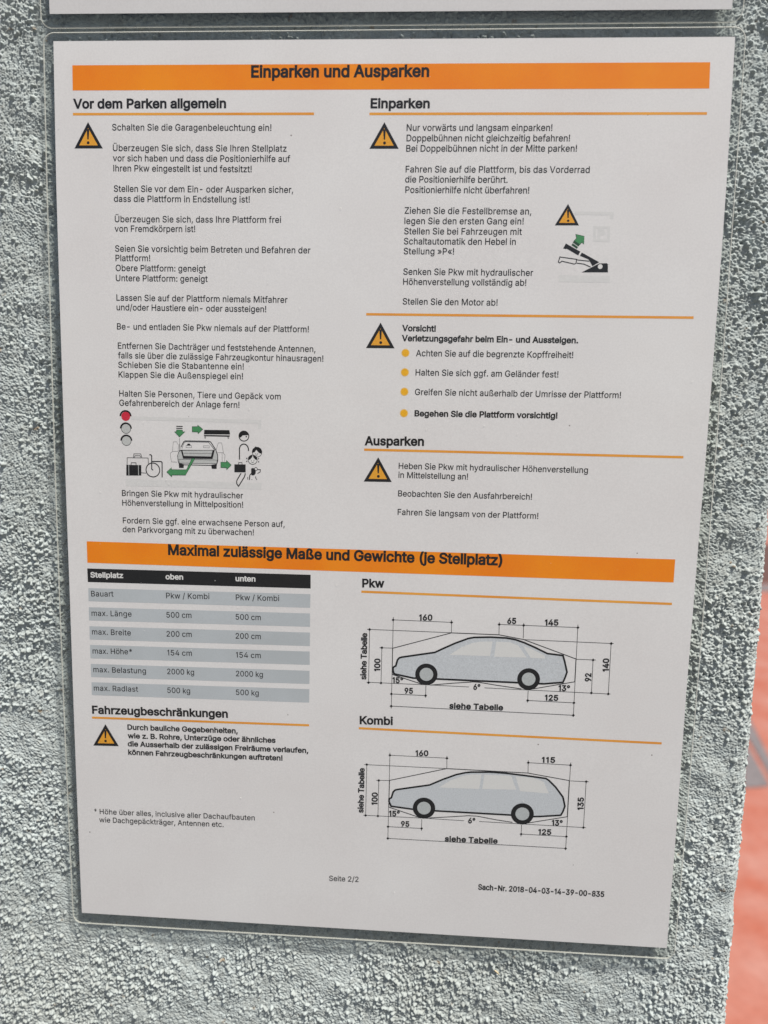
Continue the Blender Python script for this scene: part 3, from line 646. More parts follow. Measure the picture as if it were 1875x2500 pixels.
PRINT = [
 ['title_bar',None,'orange',1,[['p',[(6.05,289.83),(6.0,282.27),(203.18,282.12),(202.95,289.65)]]],'orange title bar at the head of the sheet'],
 ['title_text',0,'ink',3,[['t','Einparken und Ausparken',3.75,30,(63.19,285.8),(118.65,285.76)]],None],
 ['title_bar',None,'orange',1,[['p',[(7.06,137.96),(7.09,130.56),(202.59,130.43),(202.57,138.07)]]],'orange title bar above the weight table'],
 ['title_text',2,'ink',3,[['t','Maximal zulässige Maße und Gewichte (je Stellplatz)',3.75,30,(35.13,134.13),(147.07,134.16)]],None],
 ['section_heading',None,'ink',3,[['t','Vor dem Parken allgemein',3.02,29,(6.08,276.77),(55.31,276.79)]],None],
 ['section_heading',None,'ink',3,[['t','Einparken',3.02,29,(100.74,276.65),(119.1,276.6)]],None],
 ['section_heading',None,'ink',3,[['t','Ausparken',3.02,29,(100.93,172.52),(120.27,172.77)]],None],
 ['section_heading',None,'ink',3,[['t','Pkw',3.02,29,(101.02,125.24),(108.45,125.4)]],None],
 ['section_heading',None,'ink',3,[['t','Fahrzeugbeschränkungen',3.02,29,(7.05,76.78),(55.21,77.47)]],None],
 ['section_heading',None,'ink',3,[['t','Kombi',3.02,29,(100.98,77.3),(112.36,77.51)]],None],
 ['rule_line',None,'rule',1,[['l',0.78,0,[(5.95,275.12),(83.12,275.1)]]],None],
 ['rule_line',None,'rule',1,[['l',0.78,0,[(100.45,275.03),(202.95,274.96)]]],None],
 ['rule_line',None,'rule',1,[['l',0.78,0,[(100.66,214.22),(202.99,214.51)]]],None],
 ['rule_line',None,'rule',1,[['l',0.78,0,[(100.81,171.12),(202.82,171.12)]]],None],
 ['rule_line',None,'rule',1,[['l',0.78,0,[(100.76,123.8),(202.57,123.27)]]],None],
 ['rule_line',None,'rule',1,[['l',0.78,0,[(100.7,75.85),(202.65,75.31)]]],None],
 ['rule_line',None,'rule',1,[['l',0.78,0,[(6.9,75.35),(83.53,76.1)]]],None],
 ['paragraph',None,'ink',3,[['t','Schalten Sie die Garagenbeleuchtung ein!',2.0,8,(18.64,270.17),(69.73,270.0)]],None],
 ['paragraph',None,'ink',3,[['t','Überzeugen Sie sich, dass Sie Ihren Stellplatz',2.0,8,(18.79,263.91),(74.6,263.78)],['t','vor sich haben und dass die Positionierhilfe auf',2.0,8,(18.74,260.8),(75.76,260.66)],['t','Ihren Pkw eingestellt ist und festsitzt!',2.0,8,(18.83,257.72),(63.53,257.55)]],None],
 ['paragraph',None,'ink',3,[['t','Stellen Sie vor dem Ein- oder Ausparken sicher,',2.0,8,(18.88,251.46),(76.79,251.32)],['t','dass die Plattform in Endstellung ist!',2.0,8,(18.87,248.36),(62.95,248.33)]],None],
 ['paragraph',None,'ink',3,[['t','Überzeugen Sie sich, dass Ihre Plattform frei',2.0,8,(19.06,242.08),(73.01,242.18)],['t','von Fremdkörpern ist!',2.0,8,(18.96,239.09),(45.33,239.18)]],None],
 ['paragraph',None,'ink',3,[['t','Seien Sie vorsichtig beim Betreten und Befahren der',2.0,8,(19.0,232.91),(82.52,232.88)],['t','Plattform!',2.0,8,(19.09,229.94),(30.52,230.0)],['t','Obere Plattform: geneigt',2.0,8,(19.08,226.83),(48.7,226.88)],['t','Untere Plattform: geneigt',2.0,8,(19.08,223.66),(49.31,223.7)]],None],
 ['paragraph',None,'ink',3,[['t','Lassen Sie auf der Plattform niemals Mitfahrer',2.0,8,(19.16,217.48),(75.28,217.45)],['t','und/oder Haustiere ein- oder aussteigen!',2.0,8,(19.15,214.43),(68.39,214.44)]],None],
 ['paragraph',None,'ink',3,[['t','Be- und entladen Sie Pkw niemals auf der Plattform!',2.0,8,(19.15,208.33),(82.27,208.29)]],None],
 ['paragraph',None,'ink',3,[['t','Entfernen Sie Dachträger und feststehende Antennen,',2.0,8,(19.33,202.17),(84.5,202.1)],['t','falls sie über die zulässige Fahrzeugkontur hinausragen!',2.0,8,(19.32,199.07),(87.09,199.09)],['t','Schieben Sie die Stabantenne ein!',2.0,8,(19.36,196.01),(61.09,196.15)],['t','Klappen Sie die Außenspiegel ein!',2.0,8,(19.39,192.89),(60.84,193.01)]],None],
 ['paragraph',None,'ink',3,[['t','Halten Sie Personen, Tiere und Gepäck vom',2.0,8,(19.47,186.73),(73.26,186.76)],['t','Gefahrenbereich der Anlage fern!',2.0,8,(19.45,183.68),(59.66,183.77)]],None],
 ['paragraph',None,'ink',3,[['t','Bringen Sie Pkw mit hydraulischer',2.0,8,(19.7,153.75),(60.8,154.03)],['t','Höhenverstellung in Mittelposition!',2.0,8,(19.73,150.5),(60.84,150.96)]],None],
 ['paragraph',None,'ink',3,[['t','Fordern Sie ggf. eine erwachsene Person auf,',2.0,8,(19.79,144.53),(74.8,144.85)],['t','den Parkvorgang mit zu überwachen!',2.0,8,(19.67,141.5),(64.43,141.75)]],None],
 ['paragraph',None,'ink',3,[['t','Nur vorwärts und langsam einparken!',2.0,8,(112.13,269.97),(156.86,269.94)],['t','Doppelbühnen nicht gleichzeitig befahren!',2.0,8,(112.17,266.89),(162.35,266.86)],['t','Bei Doppelbühnen nicht in der Mitte parken!',2.0,8,(112.16,263.81),(164.61,263.86)]],None],
 ['paragraph',None,'ink',3,[['t','Fahren Sie auf die Plattform, bis das Vorderrad',2.0,8,(112.13,257.62),(168.79,257.58)],['t','die Positionierhilfe berührt.',2.0,8,(112.07,254.6),(143.85,254.58)],['t','Positionierhilfe nicht überfahren!',2.0,8,(112.2,251.46),(150.63,251.43)]],None],
 ['paragraph',None,'ink',3,[['t','Ziehen Sie die Festellbremse an,',2.0,8,(112.13,245.2),(151.54,245.15)],['t','legen Sie den ersten Gang ein!',2.0,8,(112.16,242.06),(149.3,242.16)],['t','Stellen Sie bei Fahrzeugen mit',2.0,8,(112.15,238.96),(148.88,239.03)],['t','Schaltautomatik den Hebel in',2.0,8,(112.13,235.89),(147.13,235.98)],['t','Stellung »P«!',2.0,8,(112.16,232.86),(128.01,232.9)]],None],
 ['paragraph',None,'ink',3,[['t','Senken Sie Pkw mit hydraulischer',2.0,8,(112.18,226.59),(152.91,226.63)],['t','Höhenverstellung vollständig ab!',2.0,8,(112.21,223.49),(150.92,223.59)]],None],
 ['paragraph',None,'ink',3,[['t','Stellen Sie den Motor ab!',2.0,8,(112.22,217.4),(142.2,217.4)]],None],
 ['paragraph',None,'ink',3,[['t','Achten Sie auf die begrenzte Kopffreiheit!',2.0,8,(116.9,201.33),(166.59,201.53)]],None],
 ['paragraph',None,'ink',3,[['t','Halten Sie sich ggf. am Geländer fest!',2.0,8,(116.92,195.25),(162.25,195.4)]],None],
 ['paragraph',None,'ink',3,[['t','Greifen Sie nicht außerhalb der Umrisse der Plattform!',2.0,8,(116.9,189.05),(182.16,189.28)]],None],
 ['paragraph',None,'ink',3,[['t','Heben Sie Pkw mit hydraulischer Höhenverstellung',2.0,8,(112.24,165.16),(173.13,165.3)],['t','in Mittelstellung an!',2.0,8,(112.21,162.21),(134.87,162.21)]],None],
 ['paragraph',None,'ink',3,[['t','Beobachten Sie den Ausfahrbereich!',2.0,8,(112.26,156.13),(155.71,156.2)]],None],
 ['paragraph',None,'ink',3,[['t','Fahren Sie langsam von der Plattform!',2.0,8,(112.26,150.01),(158.05,150.01)]],None],
 ['paragraph',None,'ink',3,[['t','Vorsicht!',2.0,27,(112.24,209.1),(123.01,209.07)],['t','Verletzungsgefahr beim Ein- und Aussteigen.',2.0,27,(112.23,205.95),(167.88,206.1)]],'paragraph in bold type'],
 ['paragraph',None,'ink',3,[['t','Begehen Sie die Plattform vorsichtig!',2.0,27,(116.94,182.23),(162.61,182.44)]],'paragraph in bold type'],
 ['paragraph',None,'ink',3,[['t','Durch bauliche Gegebenheiten,',2.0,27,(19.51,71.47),(58.65,71.91)],['t','wie z. B. Rohre, Unterzüge oder ähnliches',2.0,27,(19.53,68.3),(71.89,69.13)],['t','die Ausserhalb der zulässigen Freiräume verlaufen,',2.0,27,(19.44,65.33),(83.34,65.95)],['t','können Fahrzeugbeschränkungen auftreten!',2.0,27,(19.51,62.19),(74.34,62.73)]],'paragraph in bold type'],
 ['footnote',None,'ink',3,[['t','*',2.0,8,(6.61,39.22),(7.37,39.26)],['t','Höhe über alles, inclusive aller Dachaufbauten',2.0,8,(8.45,39.21),(64.44,39.88)],['t','wie Dachgepäckträger, Antennen etc.',2.0,8,(8.17,36.06),(53.28,36.72)]],None],
 ['page_number',None,'ink',3,[['t','Seite 2/2',2.05,8,(91.02,18.25),(101.52,18.44)]],None],
 ['item_number',None,'ink',3,[['t','Sach-Nr. 2018-04-03-14-39-00-835',2.2,27,(143.6,18.08),(187.22,17.98)]],None],
 ['table_header',None,'black',1,[['p',[(6.98,128.6),(7.04,123.87),(83.67,124.27),(83.63,128.98)]]],'black table header row with white words'],
 ['header_text',45,'paperwhite',3,[['t','Stellplatz',1.95,27,(8.02,125.45),(19.44,125.63)]],None],
 ['header_text',45,'paperwhite',3,[['t','oben',1.95,27,(34.12,125.72),(40.2,125.77)]],None],
 ['header_text',45,'paperwhite',3,[['t','unten',1.95,27,(58.14,125.88),(64.96,125.96)]],None],
 ['table_row',None,'rowgrey',1,[['p',[(7.13,121.75),(7.09,117.19),(83.57,117.64),(83.63,122.33)]]],None],
 ['cell_text',49,'ink',3,[['t','Bauart',1.98,7,(8.08,118.88),(15.91,119.06)]],None],
 ['cell_text',49,'ink',3,[['t','Pkw / Kombi',1.98,7,(34.21,119.14),(49.15,119.37)]],None],
 ['cell_text',49,'ink',3,[['t','Pkw / Kombi',1.98,7,(58.21,119.38),(73.04,119.56)]],None],
 ['table_row',None,'rowgrey',1,[['p',[(7.07,115.05),(7.08,110.4),(83.58,111.06),(83.54,115.69)]]],None],
 ['cell_text',53,'ink',3,[['t','max. Länge',1.98,7,(8.02,112.06),(22.05,112.27)]],None],
 ['cell_text',53,'ink',3,[['t','500 cm',1.98,7,(34.2,112.41),(42.89,112.58)]],None],
 ['cell_text',53,'ink',3,[['t','500 cm',1.98,7,(58.13,112.58),(66.77,112.7)]],None],
 ['table_row',None,'rowgrey',1,[['p',[(7.11,108.36),(7.06,103.62),(83.58,104.34),(83.59,109.05)]]],None],
 ['cell_text',57,'ink',3,[['t','max. Breite',1.98,7,(7.96,105.45),(21.63,105.61)]],None],
 ['cell_text',57,'ink',3,[['t','200 cm',1.98,7,(34.13,105.73),(42.9,105.91)]],None],
 ['cell_text',57,'ink',3,[['t','200 cm',1.98,7,(58.09,105.93),(66.77,106.07)]],None],
 ['table_row',None,'rowgrey',1,[['p',[(7.11,101.72),(7.1,96.89),(83.58,97.72),(83.54,102.41)]]],None],
 ['cell_text',61,'ink',3,[['t','max. Höhe*',1.98,7,(7.95,98.63),(21.93,98.88)]],None],
 ['cell_text',61,'ink',3,[['t','154 cm',1.98,7,(34.31,99.06),(42.86,99.2)]],None],
 ['cell_text',61,'ink',3,[['t','154 cm',1.98,7,(58.2,99.24),(66.76,99.38)]],None],
 ['table_row',None,'rowgrey',1,[['p',[(7.14,94.92),(7.09,90.17),(83.53,90.94),(83.55,95.62)]]],None],
 ['cell_text',65,'ink',3,[['t','max. Belastung',1.98,7,(7.99,91.97),(26.62,92.22)]],None],
 ['cell_text',65,'ink',3,[['t','2000 kg',1.98,7,(34.08,92.33),(43.54,92.46)]],None],
 ['cell_text',65,'ink',3,[['t','2000 kg',1.98,7,(58.11,92.6),(67.47,92.68)]],None],
 ['table_row',None,'rowgrey',1,[['p',[(7.18,88.29),(7.13,83.61),(83.47,84.27),(83.54,89.09)]]],None],
 ['cell_text',69,'ink',3,[['t','max. Radlast',1.98,7,(7.93,85.26),(23.68,85.52)]],None],
 ['cell_text',69,'ink',3,[['t','500 kg',1.98,7,(34.0,85.6),(42.04,85.68)]],None],
 ['cell_text',69,'ink',3,[['t','500 kg',1.98,7,(58.07,85.91),(66.02,85.99)]],None],
 ['warning_triangle',None,'black',2,[['p',[[10.834,271.776],[7.086,265.197],[14.66,265.197]]],['l',0.813,1,[[10.834,271.931],[6.953,265.12],[14.794,265.12]]]],None],
 ['yellow_field',73,'amber',3,[['p',[[10.84,270.899],[7.841,265.636],[13.9,265.636]]]],None],
 ['exclamation_mark',73,'black',4,[['p',[[10.403,270.23],[10.513,267.45],[10.947,267.45],[11.177,270.23]]],['d',[10.79,270.23],0.387,0,0,180],['d',(10.76,266.44),0.464,0,0,360]],None],
 ['warning_triangle',None,'black',2,[['p',[[105.176,271.628],[101.47,265.152],[108.975,265.16]]],['l',0.8,1,[[105.174,271.781],[101.338,265.075],[109.108,265.084]]]],None],
 ['yellow_field',76,'amber',3,[['p',[[105.182,270.765],[102.217,265.584],[108.221,265.591]]]],None],
 ['exclamation_mark',76,'black',4,[['p',[[104.839,270.11],[105.067,267.37],[105.493,267.37],[105.601,270.11]]],['d',[105.22,270.11],0.381,0,0,180],['d',(105.35,266.38),0.457,0,0,360]],None],
 ['warning_triangle',None,'black',2,[['p',[[105.326,210.734],[101.62,204.122],[109.143,204.164]]],['l',0.814,1,[[105.325,210.89],[101.488,204.043],[109.276,204.087]]]],None],
 ['yellow_field',79,'amber',3,[['p',[[105.334,209.856],[102.369,204.565],[108.387,204.599]]]],None],
 ['exclamation_mark',79,'black',4,[['p',[[104.982,209.2],[105.213,206.43],[105.647,206.43],[105.758,209.2]]],['d',[105.37,209.2],0.388,0,0,180],['d',(105.5,205.42),0.465,0,0,360]],None],
 ['warning_triangle',None,'black',2,[['p',[[105.479,167.797],[101.688,161.192],[109.253,161.26]]],['l',0.812,1,[[105.479,167.952],[101.554,161.114],[109.386,161.184]]]],None],
 ['yellow_field',82,'amber',3,[['p',[[105.478,166.921],[102.445,161.637],[108.497,161.692]]]],None],
 ['exclamation_mark',82,'black',4,[['p',[[105.144,166.28],[105.374,163.53],[105.806,163.53],[105.916,166.28]]],['d',[105.53,166.28],0.386,0,0,180],['d',(105.66,162.53),0.464,0,0,360]],None],
 ['warning_triangle',None,'black',2,[['p',[[11.646,72.186],[7.846,65.523],[15.378,65.701]]],['l',0.812,1,[[11.647,72.341],[7.713,65.442],[15.51,65.627]]]],None],
 ['yellow_field',85,'amber',3,[['p',[[11.641,71.31],[8.602,65.979],[14.627,66.121]]]],None],
 ['exclamation_mark',85,'black',4,[['p',[[11.193,70.67],[11.273,67.93],[11.707,67.93],[11.967,70.67]]],['d',[11.58,70.67],0.387,0,0,180],['d',(11.51,66.93),0.464,0,0,360]],None],
 ['warning_triangle',None,'black',2,[['p',[[162.676,247.64],[159.607,242.353],[165.668,242.387]]],['l',0.651,1,[[162.676,247.764],[159.5,242.29],[165.774,242.326]]]],None],
 ['yellow_field',88,'amber',3,[['p',[[162.67,246.937],[160.216,242.708],[165.064,242.735]]]],None],
 ['exclamation_mark',88,'black',4,[['p',[[162.46,246.4],[162.706,244.17],[163.054,244.17],[163.08,246.4]]],['d',[162.77,246.4],0.31,0,0,180],['d',(162.96,243.37),0.372,0,0,360]],None],
 ['bullet_dot',None,'bulletrim',1,[['d',(113.51,202.3),1.315,0.0,0,360]],None],
 ['dot_core',91,'bullet',2,[['d',(113.51,202.3),1.085,0.0,0,360]],None],
 ['bullet_dot',None,'bulletrim',1,[['d',(113.47,196.18),1.325,0.0,0,360]],None],
 ['dot_core',93,'bullet',2,[['d',(113.47,196.18),1.09,0.0,0,360]],None],
 ['bullet_dot',None,'bulletrim',1,[['d',(113.48,190.02),1.33,0.0,0,360]],None],
 ['dot_core',95,'bullet',2,[['d',(113.48,190.02),1.095,0.0,0,360]],None],
 ['bullet_dot',None,'bulletrim',1,[['d',(113.51,183.16),1.335,0.0,0,360]],None],
 ['dot_core',97,'bullet',2,[['d',(113.51,183.16),1.1,0.0,0,360]],None],
 ['handbrake_drawing',None,'ghost',1,[['p',[(160.84,226.98),(160.94,224.91),(176.62,224.81),(176.64,226.92)]],['l',1.0,0,[(164.85,245.66),(176.24,245.55),(176.24,243.96)]],['l',0.75,1,[(171.13,241.45),(175.48,241.39),(175.6,237.49),(171.34,237.55)]],['l',0.8,0,[(172.6,237.6),(172.54,240.48),(173.81,240.4),(174.13,239.52),(172.6,239.33)]]],'drawing of a handbrake lever being pulled up, faint grey sign behind'],
 ['raised_lever',99,'black',2,[['p',[(162.57,236.54),(167.15,234.13),(166.57,232.96),(163.48,234.68),(162.87,234.94),(162.56,234.85),(161.82,235.07)]],['p',[(167.62,233.86),(173.09,231.0),(171.11,229.78),(169.82,231.78),(167.08,232.87)]]],None],
 ['lever_base',99,'black',2,[['p',[(167.84,227.86),(173.11,230.6),(175.43,230.71),(175.81,230.4),(175.94,227.94)]]],None],
 ['pivot_hole',99,'paperwhite',3,[['d',(173.48,229.67),0.726,0.0,0,360]],None],
 ['lowered_lever',99,'black',2,[['l',0.28,1,[(160.94,232.46),(166.18,231.79),(165.97,230.54),(165.47,230.35),(161.55,231.21),(161.33,230.9),(160.89,230.67),(160.55,230.94)]],['l',0.28,0,[(166.37,231.62),(170.08,231.25)]],['l',0.28,0,[(166.23,230.63),(168.44,230.38),(170.53,229.5)]]],None],
 ['green_arrow',99,'green',3,[['p',[(165.53,239.28),(168.05,238.72),(168.08,236.45),(167.46,236.98),(166.9,236.31),(165.17,237.41),(165.85,238.17)]]],None],
 ['arrow_outline',99,'ink',2,[['l',0.22,1,[(165.53,239.28),(168.05,238.72),(168.08,236.45),(167.46,236.98),(166.9,236.31),(165.17,237.41),(165.85,238.17)]]],None],
 ['motion_stripe',99,'greendark',2,[['l',0.65,0,[(164.86,237.14),(166.69,235.95)]]],None],
 ['motion_stripe',99,'greendark',2,[['l',0.65,0,[(164.49,236.34),(166.23,235.23)]]],None],
 ['safety_drawing',None,'ghost',1,[['p',[(23.24,180.32),(23.21,179.15),(65.85,178.8),(65.85,177.11),(66.83,177.13),(66.83,179.97)]],['p',[(21.15,159.56),(21.1,157.17),(66.96,157.2),(67.01,159.27)]]],'drawing of a car with luggage, wheelchair, people and dog kept clear'],
 ['signal_lamp',108,'red',3,[['d',(21.53,180.23),1.485,0.0,0,360]],'red lamp'],
 ['lamp_hood',108,'black',2,[['d',(21.48,180.28),2.03,1.486,0,180]],None],
 ['signal_lamp',108,'lightgrey',3,[['d',(21.55,176.19),1.485,0.0,0,360]],'unlit grey lamp'],
 ['lamp_hood',108,'black',2,[['d',(21.5,176.24),2.03,1.486,0,180],['d',(21.55,176.19),1.635,1.437,0,360]],None],
 ['signal_lamp',108,'lightgrey',3,[['d',(21.62,172.19),1.49,0.0,0,360]],'unlit grey lamp'],
 ['lamp_hood',108,'black',2,[['d',(21.57,172.23),2.036,1.489,0,180],['d',(21.62,172.19),1.64,1.441,0,360]],None],
 ['suitcase_outline',108,'black',2,[['l',0.19,0,[(21.66,164.23),(21.75,166.6),(28.86,166.67),(28.93,164.8)]],['l',0.19,0,[(23.93,166.75),(24.06,167.93),(26.37,167.99),(26.71,166.81)]],['l',0.19,0,[(24.3,166.83),(24.39,167.31),(26.12,167.35),(26.35,166.88)]],['l',0.19,0,[(26.46,161.68),(28.07,161.62)]]],None],
 ['dark_suitcase',108,'black',3,[['p',[(21.4,164.22),(21.32,160.66),(26.44,160.79),(26.5,164.25)]],['l',0.2,0,[(22.98,164.2),(23.09,164.95),(24.71,164.99),(24.73,164.24)]]],None],
 ['suitcase_strap',108,'lightgrey',4,[['l',0.2,0,[(22.23,164.18),(22.2,160.7)]]],None],
 ['suitcase_strap',108,'lightgrey',4,[['l',0.2,0,[(25.5,164.22),(25.51,160.79)]]],None],
 ['wheelchair',108,'black',2,[['d',(30.4,162.73),2.476,2.156,0,360],['l',0.34,0,[(29.28,167.8),(29.82,167.73),(30.08,167.39),(30.01,163.05),(30.46,162.65)]],['l',0.34,0,[(30.05,165.56),(33.26,165.6),(33.56,165.29),(33.52,160.36)]]],None],
 ['car_body',108,'lightgrey',1.5,[['p',[(39.92,169.58),(39.22,168.98),(38.84,167.79),(38.94,165.93),(39.37,165.16),(52.04,165.27),(52.35,166.45),(52.26,168.21),(51.37,169.75)]]],None],
 ['car_outline',108,'black',3,[['l',0.26,0,[(40.03,170.56),(40.95,172.34),(41.45,172.64),(49.41,172.67),(50.0,172.49),(51.69,169.95),(52.3,168.21),(52.35,166.45),(52.04,165.27)]],['l',0.18,0,[(39.92,169.38),(39.21,168.88),(38.84,167.69),(38.98,165.93),(39.33,164.96)]],['l',0.13,0,[(40.33,170.08),(41.05,171.95),(41.55,172.35),(49.3,172.37),(51.37,169.85)]],['l',0.12,1,[(39.29,166.53),(52.11,166.55),(52.04,165.37),(39.37,165.25)]],['l',0.24,0,[(39.77,165.07),(41.16,164.71),(51.34,164.76)]],['l',0.1,0,[(40.91,168.53),(50.37,168.64)]],['l',0.1,0,[(39.57,173.48),(39.63,171.63)]],['l',0.2,0,[(39.59,171.62),(39.64,169.57)]],['l',0.16,0,[(39.32,169.43),(51.37,169.79)]]],None],
 ['trunk_opening',108,'black',2,[['p',[(39.92,169.64),(40.69,166.72),(50.6,166.84),(51.33,169.79)]]],None],
 ['trunk_lid',108,'lightgrey',2.5,[['p',[(40.46,169.57),(40.96,167.65),(50.07,167.67),(50.62,169.7)]]],None],
 ['car_wheel',108,'black',4,[['p',[(39.23,165.19),(39.29,163.68),(40.85,163.68),(40.96,164.7)]]],None],
 ['car_wheel',108,'black',4,[['p',[(50.15,164.93),(50.34,163.66),(51.93,163.66),(52.04,165.27)]]],None],
 ['open_door',108,'midgrey',2,[['l',0.11,1,[(37.46,172.2),(38.56,172.26),(39.24,171.13),(39.06,169.17),(37.12,169.03)]],['l',0.11,0,[(37.12,169.03),(36.51,168.52),(36.44,167.64),(36.73,165.58),(38.67,165.53)]]],None],
 ['open_door',108,'midgrey',2,[['l',0.11,0,[(51.78,169.76),(52.59,172.22),(53.68,172.24),(54.26,169.04),(52.28,168.99)]],['l',0.11,0,[(54.16,168.94),(54.79,168.27),(54.65,166.12)]],['l',0.1,0,[(53.81,168.93),(53.85,165.71)]]],None],
 ['head_restraint',108,'midgrey',2,[['l',0.1,1,[(41.73,171.09),(43.53,171.13),(43.62,170.45),(41.73,170.4)]]],None],
 ['head_restraint',108,'midgrey',2,[['l',0.1,1,[(47.55,171.16),(49.53,171.17),(49.53,170.53),(47.54,170.52)]]],None],
 ['driver_head',108,'black',2,[['d',(42.63,171.19),0.595,0.0,0,180]],None],
 ['green_arrow',108,'green',5,[['p',[(38.6,176.18),(40.59,176.13),(40.59,175.6),(41.38,175.6),(39.57,173.91),(37.9,175.58),(38.6,175.56)]]],None],
 ['arrow_outline',108,'greendark',6,[['l',0.14,1,[(38.6,176.18),(40.59,176.13),(40.59,175.6),(41.38,175.6),(39.57,173.91),(37.9,175.58),(38.6,175.56)]]],None],
 ['green_arrow',108,'green',5,[['p',[(43.89,177.36),(45.71,177.4),(45.72,177.87),(47.39,176.57),(45.81,175.04),(45.82,175.66),(43.87,175.67)]]],None],
 ['arrow_outline',108,'greendark',6,[['l',0.14,1,[(43.89,177.36),(45.71,177.4),(45.72,177.87),(47.39,176.57),(45.81,175.04),(45.82,175.66),(43.87,175.67)]]],None],
 ['green_arrow',108,'green',5,[['p',[(43.68,166.87),(44.68,166.89),(41.43,161.31),(36.87,161.23),(36.8,160.6),(35.12,162.2),(36.74,163.68),(36.7,163.02),(41.79,163.09)]]],None],
 ['arrow_outline',108,'greendark',6,[['l',0.14,1,[(43.68,166.87),(44.68,166.89),(41.43,161.31),(36.87,161.23),(36.8,160.6),(35.12,162.2),(36.74,163.68),(36.7,163.02),(41.79,163.09)]]],None],
 ['green_arrow',108,'green',5,[['p',[(53.39,165.89),(55.3,165.9),(55.26,166.53),(56.87,165.04),(55.33,163.43),(55.33,164.08),(53.38,164.13)]]],None],
 ['arrow_outline',108,'greendark',6,[['l',0.14,1,[(53.39,165.89),(55.3,165.9),(55.26,166.53),(56.87,165.04),(55.33,163.43),(55.33,164.08),(53.38,164.13)]]],None],
 ['motion_stripe',108,'black',2,[['l',0.3,0,[(38.52,177.34),(40.67,177.33)]]],None],
 ['motion_stripe',108,'black',2,[['l',0.3,0,[(38.51,176.7),(40.62,176.67)]]],None],
 ['roof_box',108,'black',2,[['p',[(47.9,176.38),(47.77,174.93),(56.52,175.08),(56.27,176.47)]],['p',[(47.77,174.69),(47.81,174.3),(56.32,174.3),(56.44,174.77)]],['l',0.14,0,[(48.04,174.31),(48.04,173.67),(48.32,173.67),(48.36,174.28)]],['l',0.14,0,[(55.73,174.33),(55.81,173.75),(56.0,173.75),(56.09,174.3)]]],None],
 ['person_figure',108,'black',2,[['d',(61.1,174.64),1.78,1.487,0,360],['p',[(59.52,174.8),(59.82,175.74),(60.51,176.22),(61.14,176.38),(61.99,176.17),(62.64,175.49),(62.76,175.03),(60.71,174.86),(60.0,174.11),(59.62,174.22)]],['d',(61.89,174.5),0.235,0.0,0,360],['l',0.34,0,[(59.61,166.87),(59.62,170.53),(59.87,171.31),(60.41,171.85),(61.1,172.06),(61.79,171.88),(62.32,171.33),(62.58,170.7),(62.68,169.82)]],['l',0.34,0,[(60.13,162.38),(58.86,160.24),(58.66,159.65),(58.69,158.86),(59.29,158.03),(61.18,161.09),(61.5,161.88),(61.52,162.41)]]],None],
 ['briefcase',108,'black',3,[['p',[(57.92,165.3),(57.91,162.67),(61.68,162.73),(61.69,165.35)]],['l',0.18,0,[(59.27,165.29),(59.35,165.92),(60.44,165.91),(60.5,165.32)]]],None],
 ['child_head',108,'black',2,[['d',(65.48,169.5),1.685,1.528,0,360],['p',[(63.82,169.46),(64.02,170.44),(64.65,171.0),(65.01,171.34),(65.28,171.19),(66.03,171.15),(66.82,170.6),(67.14,169.73),(67.06,168.95),(66.13,169.28),(65.24,170.27),(64.75,169.52),(63.98,169.23)]],['d',(65.05,169.0),0.115,0.0,0,360],['d',(65.74,169.02),0.12,0.0,0,360],['l',0.12,0,[(64.95,168.61),(65.34,168.45),(65.74,168.69)]]],None],
 ['child_head',108,'paperwhite',3,[['d',(64.02,166.97),1.53,0.0,0,360]],None],
 ['girl_face',108,'black',4,[['d',(64.02,166.97),1.61,1.434,0,360],['p',[(62.58,166.8),(62.72,167.68),(63.27,168.28),(63.98,168.53),(63.86,167.81),(63.17,167.01)]],['p',[(65.44,166.87),(65.33,167.75),(64.77,168.32),(64.1,168.53),(64.22,167.82),(64.89,167.05)]],['d',(63.63,166.69),0.115,0.0,0,360],['d',(64.46,166.71),0.12,0.0,0,360],['l',0.14,0,[(63.51,166.26),(63.98,166.0),(64.5,166.28)]],['p',[(61.81,167.54),(62.04,167.04),(62.32,167.48)]],['p',[(61.81,166.18),(62.04,166.65),(62.28,166.23)]],['p',[(65.8,167.56),(66.0,167.06),(66.23,167.53)]],['p',[(65.8,166.16),(66.0,166.63),(66.28,166.21)]]],None],
 ['dog_figure',108,'black',2,[['p',[(63.53,163.99),(63.86,164.23),(64.56,164.17),(65.09,163.34),(65.01,162.46),(64.56,161.86),(63.86,161.75),(63.55,162.03)]],['d',(65.09,163.89),0.605,0.429,0,360],['l',0.25,0,[(65.55,163.75),(66.59,163.73),(66.54,162.99),(65.65,162.44)]],['l',0.3,0,[(63.57,162.42),(63.07,161.82),(62.95,160.29)]],['l',0.2,0,[(62.36,161.22),(62.41,160.34)]],['l',0.2,0,[(63.66,160.47),(63.86,160.31)]],['l',0.2,0,[(65.01,161.48),(65.05,160.89),(65.45,160.35)]]],None],
 ['car_diagram',None,'bodygrey',1,[['p',[(112.85,95.65),(112.25,95.94),(111.97,97.02),(111.95,97.91),(112.39,98.34),(112.89,98.57),(113.39,100.66),(113.97,101.41),(114.81,101.71),(125.86,103.81),(129.04,105.48),(132.44,107.2),(136.82,109.06),(138.78,109.5),(144.17,109.81),(149.57,109.72),(152.52,109.27),(155.5,108.32),(158.99,106.88),(163.24,104.91),(168.38,104.45),(169.07,102.33),(170.0,98.79),(169.51,96.97),(168.87,95.19),(162.54,94.4),(153.93,94.44),(126.89,94.58),(118.9,94.55)]]],'side view of a saloon with clearance dimensions'],
 ['side_window',148,'glassgrey',2,[['p',[(130.75,103.13),(134.71,105.96),(138.35,107.59),(141.29,108.17),(144.97,108.36),(144.33,103.27)]]],None],
